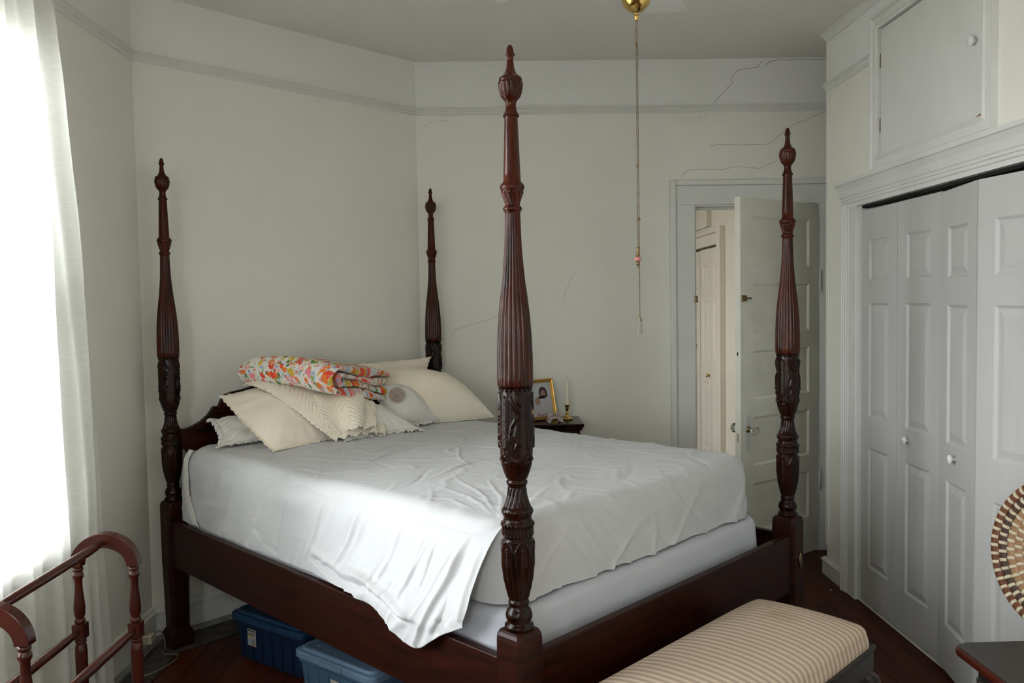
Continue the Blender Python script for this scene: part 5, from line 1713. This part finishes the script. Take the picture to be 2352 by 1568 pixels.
hw = fw / 2
fside((-hw, 0), (hw, 0), (0, 1)); fside((-hw, FH), (hw, FH), (0, -1)); fside((-hw, 0), (-hw, FH), (1, 0)); fside((hw, 0), (hw, FH), (-1, 0))
M_pb = mat('photo_backdrop', (0.50, 0.53, 0.55), 0.35); M_ph = mat('photo_dark_hair', (0.055, 0.042, 0.040), 0.35); M_pf = mat('photo_face', (0.36, 0.20, 0.16), 0.35)
M_ps = mat('photo_shirt', (0.50, 0.49, 0.53), 0.35); M_pc = mat('photo_fair_hair', (0.33, 0.22, 0.13), 0.35); M_pr = mat('photo_pink', (0.42, 0.24, 0.27), 0.35)
pm = MB()
W2, H2 = hw - FBW + 0.001, FH


def ell(cx_, cz_, rx, rz, mi, lay, a0=0, a1=2 * PI):
    pts = [(cx_ + rx * math.cos(t), 0.0008 - 0.00025 * lay, cz_ + rz * math.sin(t)) for t in np.linspace(a0, a1, 28)]
    pm.add([tuple(tilt @ Vector(p)) for p in pts], [tuple(range(28))], mi)


def quad(x0, x1, z0, z1, mi, lay):
    pm.add([tuple(tilt @ Vector((a, 0.0008 - 0.00025 * lay, b))) for a, b in ((x0, z0), (x1, z0), (x1, z1), (x0, z1))], [(0, 1, 2, 3)], mi)


def poly(pts, mi, lay):
    pm.add([tuple(tilt @ Vector((a, 0.0008 - 0.00025 * lay, b))) for a, b in pts], [tuple(range(len(pts)))], mi)


quad(-W2, W2, FBW - 0.001, FH - FBW + 0.001, 0, 0)
x_ = W2
poly([(-0.50 * x_, FBW), (0.95 * x_, FBW), (0.85 * x_, 0.075), (0.68 * x_, 0.105), (0.40 * x_, 0.118), (0.05 * x_, 0.112), (-0.25 * x_, 0.080)], 3, 1)   # adult in a pale shirt
ell(0.20 * x_, 0.150, 0.028, 0.030, 1, 2); poly([(-0.02 * x_, 0.12), (0.12 * x_, 0.115), (0.45 * x_, 0.118), (0.66 * x_, 0.128), (0.60 * x_, 0.15), (0.0, 0.15)], 1, 2)
ell(0.20 * x_, 0.139, 0.0175, 0.0225, 2, 3)
poly([(-0.80 * x_, FBW), (-0.10 * x_, FBW), (-0.02 * x_, 0.065), (-0.25 * x_, 0.084), (-0.60 * x_, 0.080), (-0.78 * x_, 0.06)], 3, 4)                     # child in a white shirt
ell(-0.42 * x_, 0.103, 0.0195, 0.021, 4, 5); ell(-0.40 * x_, 0.098, 0.0155, 0.018, 2, 6)
poly([(-0.62 * x_, 0.045), (-0.30 * x_, 0.030), (0.35 * x_, 0.036), (0.45 * x_, 0.028), (-0.25 * x_, 0.0195), (-0.60 * x_, 0.0195)], 5, 7)
pm.build('photo', [M_pb, M_ph, M_pf, M_ps, M_pc, M_pr], e, fixn=False)
bk = MB().box(-hw + 0.003, hw - 0.003, 0.0045, 0.008, 0.003, FH - 0.003)
bk.v = [tuple(tilt @ Vector(p)) for p in bk.v]
bk.build('backing', M_black, e)
st = MB().add([(-0.02, 0.015, 0.13), (0.02, 0.015, 0.13), (0.028, 0.075, 0.002), (-0.028, 0.075, 0.002), (-0.02, 0.018, 0.13), (0.02, 0.018, 0.13), (0.028, 0.078, 0.002), (-0.028, 0.078, 0.002)],
              [(0, 1, 2, 3), (7, 6, 5, 4), (0, 4, 5, 1), (1, 5, 6, 2), (2, 6, 7, 3), (3, 7, 4, 0)])
st.build('easel_back', M_black, e)

e = tag(empty('candlestick', (0.378, 4.462, NT + 0.0005)), 'polished brass candlestick standing at the right end of the bedside table', 'candlestick')
MB().lathe([(0.024, 0.0), (0.031, 0.002), (0.032, 0.005), (0.027, 0.009), (0.014, 0.016), (0.008, 0.022), (0.0065, 0.030), (0.009, 0.034), (0.0065, 0.039), (0.0062, 0.048), (0.009, 0.054), (0.0125, 0.062), (0.0105, 0.069), (0.014, 0.076), (0.0155, 0.080), (0.0150, 0.082), (0.0122, 0.0805), (0.0118, 0.070), (0.0, 0.070)], 32).build('stick', M_brass, e)
e = tag(empty('candle', (0.378, 4.462, NT + 0.0708)), 'ivory candle standing in the brass candlestick', 'candle')
MB().lathe([(0.0100, 0.0), (0.0114, 0.010), (0.0116, 0.06), (0.0108, 0.12), (0.0098, 0.139), (0.006, 0.150), (0.002, 0.156), (0, 0.157)], 20).build('wax', M_wax, e)
MB().tube([(0, 0, 0.155), (0.0005, 0, 0.163), (0.0022, 0, 0.168)], 0.0008, 6).build('wick', M_black, e)

e = tag(empty('trinket_box', (0.303, 4.375, NT + 0.0005), math.radians(8)), 'small painted porcelain trinket box on curved feet in front of the picture frame', 'trinket box')
tw, td = 0.084, 0.046
MB().prism([(-tw / 2, 0.034), (-tw / 2, 0.020), (-tw / 2 - 0.002, 0.006), (-tw / 2 + 0.002, 0.0), (-tw / 2 + 0.014, 0.0), (-tw / 2 + 0.022, 0.010), (-0.012, 0.018), (0, 0.020), (0.012, 0.018), (tw / 2 - 0.022, 0.010), (tw / 2 - 0.014, 0.0), (tw / 2 - 0.002, 0.0), (tw / 2 + 0.002, 0.006), (tw / 2, 0.020), (tw / 2, 0.034)],
           -td / 2, td / 2, axis='y').build('box', M_porc, e, bevel=0.002)
MB().prism([(-tw / 2 - 0.003, 0.0345), (tw / 2 + 0.003, 0.0345), (tw / 2 - 0.002, 0.042), (0.02, 0.047), (-0.02, 0.047), (-tw / 2 + 0.002, 0.042)], -td / 2 - 0.003, td / 2 + 0.003, axis='y').build('lid', M_porc, e, bevel=0.002)

# ------------------------------------------------------------------ quilt rack by the window
RX0, RX1, RYF, RYN = -1.236, -1.074, 2.40, 1.84
e = tag(empty('quilt_rack', ((RX0 + RX1) / 2, (RYF + RYN) / 2, 0)), 'reddish wooden quilt rack with arched ends in front of the sheer curtain', 'quilt rack')
ox, oy = (RX0 + RX1) / 2, (RYF + RYN) / 2
hwid = (RX1 - RX0) / 2
TURN = [(0.0125, 0.692), (0.0145, 0.688), (0.0145, 0.682), (0.0105, 0.679), (0.0150, 0.672), (0.0155, 0.664), (0.0110, 0.655), (0.0105, 0.640), (0.0115, 0.620), (0.0145, 0.590), (0.0160, 0.570), (0.0150, 0.552), (0.0110, 0.540), (0.0150, 0.535), (0.0150, 0.529), (0.0115, 0.526)]
TURN2 = [(0.0125, 0.4785), (0.0155, 0.474), (0.0155, 0.468), (0.0115, 0.465), (0.0155, 0.460), (0.0170, 0.44), (0.0165, 0.35), (0.0155, 0.26), (0.0130, 0.20), (0.0175, 0.19), (0.0175, 0.183), (0.0130, 0.180)]
for yk, tip_ in ((RYF, 'far'), (RYN, 'near')):
    en = empty('end_frame', (0, yk - oy, 0), 0, e)
    # arch of sawn wood: half ring, wider than thick
    ro, ri, zc = hwid + 0.019, hwid - 0.015, 0.694
    P = []
    for t in np.linspace(0, PI, 30):
        c_, s_ = math.cos(t), math.sin(t)
        P.append([(ro * c_, -0.016, zc + ro * 0.98 * s_), (ro * c_, 0.016, zc + ro * 0.98 * s_), (ri * c_, 0.016, zc + ri * 0.85 * s_), (ri * c_, -0.016, zc + ri * 0.85 * s_)])
    mb = MB().grid(np.array(P), closed_v=True, smooth=False)
    mb.f += [(0, 1, 2, 3), (29 * 4, 29 * 4 + 3, 29 * 4 + 2, 29 * 4 + 1)]; mb.m += [0, 0]; mb.sm += [False, False]
    mb.build('arch', M_cherry, e, bevel=0.002).location = (0, yk - oy, 0)
    for s_ in (-1, 1):
        lg = MB()
        Mx = Matrix.Translation((s_ * hwid, 0, 0))
        lg.lathe(TURN, 20, M=Mx); lg.lathe(TURN2, 20, M=Mx)
        lg.box(s_ * hwid - 0.017, s_ * hwid + 0.017, -0.017, 0.017, 0.480, 0.525)
        lg.box(s_ * hwid - 0.017, s_ * hwid + 0.017, -0.017, 0.017, 0.045, 0.179)
        lg.build('leg', M_cherry, e, bevel=0.001).location = (0, yk - oy, 0)
    MB().prism([(-hwid - 0.06, 0.0), (-hwid - 0.02, 0.0), (-hwid, 0.012), (hwid, 0.012), (hwid + 0.02, 0.0), (hwid + 0.06, 0.0), (hwid + 0.055, 0.02), (hwid + 0.01, 0.044), (-hwid - 0.01, 0.044), (-hwid - 0.055, 0.02)], -0.014, 0.014, axis='y').build('foot', M_cherry, e, bevel=0.003).location = (0, yk - oy, 0)
    bpy.data.objects.remove(en)


def rail(x_, z_, nm, m_):
    ln = (RYF - RYN) / 2
    k = [(-ln + 0.0, 0.007), (-ln + 0.03, 0.0075), (-ln + 0.05, 0.0105), (-ln + 0.10, 0.0125), (0, 0.0130), (ln - 0.10, 0.0125), (ln - 0.05, 0.0105), (ln - 0.03, 0.0075), (ln - 0.0, 0.007)]
    MB().tube([(x_, a, z_) for a, b in k], [b for a, b in k], 14).build(nm, m_, e)


rail(0, 0.694 + (hwid + 0.002) * 0.92 - 0.006, 'rail', M_cherry)
rail(-hwid, 0.503, 'rail', M_cherry)
rail(hwid, 0.503, 'rail', M_cherry)
rail(0, 0.030, 'rail', M_cherry) if False else None

# ------------------------------------------------------------------ ceiling fan
FX, FYY = 0.452, 2.60
e = tag(empty('ceiling_fan', (FX, FYY, HC), 0), 'white ceiling fan with brass fittings hanging at the top of the room', 'ceiling fan')
MB().lathe([(0.0, -0.0005), (0.065, -0.0005), (0.068, -0.010), (0.060, -0.035), (0.035, -0.050), (0.014, -0.055), (0.0, -0.055)], 32).build('canopy', M_brass, e)
MB().tube([(0, 0, -0.05), (0, 0, -0.14)], 0.011, 16).build('down_rod', M_brass, e)
MB().lathe([(0, -0.125), (0.03, -0.128), (0.070, -0.145), (0.100, -0.175), (0.105, -0.205), (0.100, -0.235), (0.075, -0.262), (0.045, -0.275), (0.0, -0.276)], 40).build('motor_housing', M_white, e)
MB().lathe([(0.0, -0.2765), (0.046, -0.278), (0.044, -0.360), (0.047, -0.374), (0.047, -0.386), (0.044, -0.392), (0.0425, -0.400), (0.0445, -0.406), (0.042, -0.416), (0.033, -0.428), (0.020, -0.439), (0.010, -0.443), (0.0065, -0.446), (0.006, -0.450), (0.0085, -0.453), (0.0085, -0.456), (0.0055, -0.459), (0.006, -0.463), (0.0035, -0.468), (0.0, -0.469)], 40).build('switch_cup', M_brass, e)
bl0 = None
for k in range(5):
    ang = PI / 2 - math.radians(21.0) + k * 2 * PI / 5
    Rz = Matrix.Rotation(ang, 4, 'Z') @ Matrix.Translation((0, 0, -0.249)) @ Matrix.Rotation(math.radians(5), 4, 'X')
    if bl0 is None:
        out = [(0.155, -0.055), (0.30, -0.066), (0.50, -0.075), (0.580, -0.075), (0.592, -0.071), (0.597, -0.062), (0.597, 0.062), (0.592, 0.071), (0.580, 0.075), (0.50, 0.075), (0.30, 0.066), (0.155, 0.055)]
        bl0 = MB().prism(out, -0.003, 0.003, axis='z').build('blade', M_white, e, bevel=0.0012)
        ir = MB().prism([(0.09, -0.012), (0.14, -0.014), (0.17, -0.035), (0.20, -0.036), (0.205, 0), (0.20, 0.036), (0.17, 0.035), (0.14, 0.014), (0.09, 0.012)], -0.0075, -0.0032, axis='z').build('blade_iron', M_brass, bl0, bevel=0.001)
        b_ = bl0
    else:
        b_ = copy_tree(bl0, e)
    b_.matrix_local = Rz


def chain(px, py, z0, z1, nm, par):
    """ball chain: tiny linked beads"""
    mb = MB()
    n = int((z0 - z1) / 0.0052)
    for i in range(n):
        z = z0 - (z0 - z1) * (i + 0.5) / n
        mb.lathe([(0.0, 0.0019), (0.0015, 0.0012), (0.0019, 0.0), (0.0015, -0.0012), (0.0, -0.0019)], 6, M=Matrix.Translation((px, py, z)), caps=False)
    mb.tube([(px, py, z0), (px, py, z1)], 0.0006, 5)
    return mb.build(nm, M_oldbrass, par)


zb = 1.582 - HC
chain(-0.0018, 0, -0.462, zb + 0.004, 'pull_chain', e)
chain(0.0034, 0.004, -0.462, 1.384 - HC, 'pull_chain', e)
for z in (2.238, 1.865, 1.70):
    MB().lathe([(0.002, 0.004), (0.0035, 0.002), (0.0035, -0.004), (0.002, -0.006)], 10, M=Matrix.Translation((-0.0022 if z != 1.70 else 0.0042, 0 if z != 1.70 else 0.004, z - HC))).build('chain_link', M_oldbrass, e)
fb = MB().lathe([(0.0015, zb + 0.030), (0.0045, zb + 0.028), (0.0042, zb + 0.022), (0.0050, zb + 0.008), (0.0068, zb + 0.004), (0.0068, zb)], 14, M=Matrix.Translation((-0.0022, 0, 0))).build('pull_fob', M_oldbrass, e)
MB().lathe([(0.002, 0.0085), (0.008, 0.007), (0.0118, 0.0025), (0.0118, -0.0020), (0.008, -0.0065), (0.002, -0.008)], 20, M=Matrix.Translation((-0.0022, 0, zb - 0.0085))).build('pink_bead', M_pink, fb)
MB().lathe([(0.003, 0.0), (0.0062, -0.003), (0.0062, -0.008), (0.003, -0.011), (0.0022, -0.016), (0.0028, -0.019), (0.0, -0.021)], 14, M=Matrix.Translation((-0.0022, 0, zb - 0.0166))).build('fob_end', M_oldbrass, fb)
zc_ = 1.392 - HC
cp = MB().lathe([(0.0012, zc_), (0.0016, zc_ - 0.002), (0.0062, zc_ - 0.0125), (0.0062, zc_ - 0.0135), (0.0, zc_ - 0.0135)], 16, M=Matrix.Translation((0.0042, 0.004, 0))).build('crystal_cap', M_oldbrass, e)
MB().lathe([(0.0042, zc_ - 0.0138), (0.0052, zc_ - 0.020), (0.0092, zc_ - 0.050), (0.0092, zc_ - 0.053), (0.005, zc_ - 0.0565), (0.0, zc_ - 0.0575)], 8, M=Matrix.Translation((0.0042, 0.004, 0)), smooth=False).build('crystal_drop', M_glass, cp)

# ------------------------------------------------------------------ low table and coiled basket at the right
TX, TY = 1.285, 1.80
e = tag(empty('side_table', (TX + 0.17, TY + 0.25, 0)), 'low dark-topped wooden table with a rounded reddish edge in front of the closet doors', 'table')
tz = 0.450
M_ttop = mat('dark_table_top', (0.050, 0.046, 0.044), 0.45, spec=0.4, noise_amt=0.2, noise_scale=20)
out = []
x0, x1, y0, y1, r = -0.17, 0.20, -0.42, 0.25, 0.045
for cx_, cy_, a0 in ((x1 - 0.01, y1 - 0.01, 0), (x0 + r, y1 - r, PI / 2), (x0 + 0.01, y0 + 0.01, PI), (x1 - 0.01, y0 + 0.01, 1.5 * PI)):
    rr = r if abs(cx_ - (x0 + r)) < 1e-6 else 0.01
    for k in range(7):
        a = a0 + PI / 2 * k / 6
        out.append((cx_ + rr * math.cos(a), cy_ + rr * math.sin(a)))
MB().prism(out, tz - 0.028, tz - 0.003, axis='z').build('table_edge', M_cherry, e, bevel=0.011, seg=4)
MB().prism([(a * 0.955 + 0.002, b * 0.97) for a, b in out], tz - 0.0028, tz, axis='z').build('table_top', M_ttop, e, bevel=0.001)
MB().box(x0 + 0.055, x1 - 0.03, y0 + 0.04, y1 - 0.05, tz - 0.085, tz - 0.0285).build('apron', M_black, e, bevel=0.003)
for lx in (x0 + 0.065, x1 - 0.04):
    for ly in (y0 + 0.05, y1 - 0.06):
        MB().lathe([(0.018, 0.001), (0.016, 0.02), (0.013, 0.06), (0.019, 0.16), (0.021, 0.24), (0.015, 0.33), (0.018, tz - 0.086)], 16, M=Matrix.Translation((lx, ly, 0))).build('leg', M_black, e)

BR = 0.226
bc_ = Vector((1.615, 2.325, tz + BR + 0.004))
e = tag(empty('coiled_basket', tuple(bc_)), 'round coiled straw basket tray in brown and cream standing on the low table', 'basket')
M_co = [mat('coil_redbrown', (0.17, 0.055, 0.022), 0.6, noise_amt=0.5, noise_scale=60, stretch=(1, 1, 1)), mat('coil_darkbrown', (0.075, 0.040, 0.026), 0.6, noise_amt=0.4, noise_scale=60),
        mat('coil_tan', (0.36, 0.20, 0.10), 0.6, noise_amt=0.3, noise_scale=60), mat('coil_tan_light', (0.44, 0.28, 0.16), 0.6, noise_amt=0.3, noise_scale=60)]
M_bind = mat('palm_binding', (0.62, 0.54, 0.38), 0.6, noise_amt=0.15, noise_scale=80)
# the disc faces the viewer and leans back against the closet door
nv = Vector((-0.955, -0.26, 0.13)).normalized()
rx = nv.cross(Vector((0, 0, 1))).normalized(); rz_ = rx.cross(nv).normalized()
MR = Matrix((( rx.x, rz_.x, nv.x, 0), (rx.y, rz_.y, nv.y, 0), (rx.z, rz_.z, nv.z, 0), (0, 0, 0, 1)))
nco = 9
cr_ = BR / (nco + 0.3)
for k in range(nco):
    R_ = BR - cr_ * (k + 0.5)
    dish = -0.030 * (1 - (R_ / BR) ** 2)
    mb = MB()
    for q in range(3 if k < 4 else 1):     # each coil is a bundle of grass strands
        off = (q - 1) * cr_ * 0.28 if k < 4 else 0
        rr = cr_ * (0.34 if k < 4 else 0.5)
        mb.tube([MR @ Vector(((R_ + off) * math.cos(t), (R_ + off) * math.sin(t), dish + (0.0015 if q == 1 else 0))) for t in np.linspace(0, 2 * PI, 96, endpoint=False)], rr, 8, closed=True)
    cl = mb.build('coil', M_co[0 if k == 0 else 1 if k == 1 else 2 if k < 4 else (0 if k in (5, 8) else 3)], e)
    nb_ = max(8, int(2 * PI * R_ / 0.026))
    bb = MB()
    for j in range(nb_):
        t0 = 2 * PI * (j + (0.5 * k) % 1) / nb_
        tw_ = 0.0095 / R_
        bb.tube([MR @ Vector((R_ * math.cos(t), R_ * math.sin(t), dish)) for t in (t0, t0 + tw_ * 0.5, t0 + tw_)], cr_ * 0.60, 10)
    tag(bb.build('binding', M_bind, cl), kind='stuff')

# ------------------------------------------------------------------ outlet, plug and cord at the left skirting; crumbs
e = tag(empty('power_adapter', (X1 + 0.0195, 3.405, 0.070)), 'small ivory plug pushed into the skirting outlet behind the quilt rack', 'plug')
MB().box(0.0005, 0.004, -0.035, 0.035, -0.02, 0.02).build('outlet_plate', M_plug, e, bevel=0.001)
MB().box(0.0045, 0.042, -0.024, 0.020, -0.020, 0.016).build('plug_body', M_plug, e, bevel=0.004)
pts = catmull(np.array([(X1 + 0.055, 3.402, 0.075), (X1 + 0.075, 3.43, 0.090), (X1 + 0.075, 3.47, 0.055), (X1 + 0.085, 3.46, 0.006), (X1 + 0.10, 3.40, 0.0045), (X1 + 0.165, 3.385, 0.0045), (X1 + 0.175, 3.34, 0.0045), (X1 + 0.15, 3.25, 0.0045), (X1 + 0.10, 3.18, 0.0045)]), 60)
tag(MB().tube([tuple(p) for p in pts], 0.0022, 8).build('power_cable', M_cord), 'thin ivory cable curling over the floor beside the head bedpost', 'cable')
for i, (x_, y_, s_) in enumerate(((-1.296, 3.115, 0.009), (1.625, 3.965, 0.006))):
    mb = MB()
    P = [[(s_ * math.cos(t) * math.sin(f) * (1 + 0.3 * math.sin(3 * t + i)), 0.7 * s_ * math.sin(t) * math.sin(f), s_ * 0.45 * (1 - math.cos(f)) + 0.0005) for t in np.linspace(0, 2 * PI, 10, endpoint=False)] for f in np.linspace(0.1, PI - 0.1, 6)]
    mb.grid(np.array(P), closed_v=True)
    o = mb.build('paint_chip', M_trim)
    o.location = (x_, y_, 0)
    tag(o, ['tiny white chip on the floor left of the storage boxes', 'tiny white chip on the floor beside the closet corner'][i], 'debris')
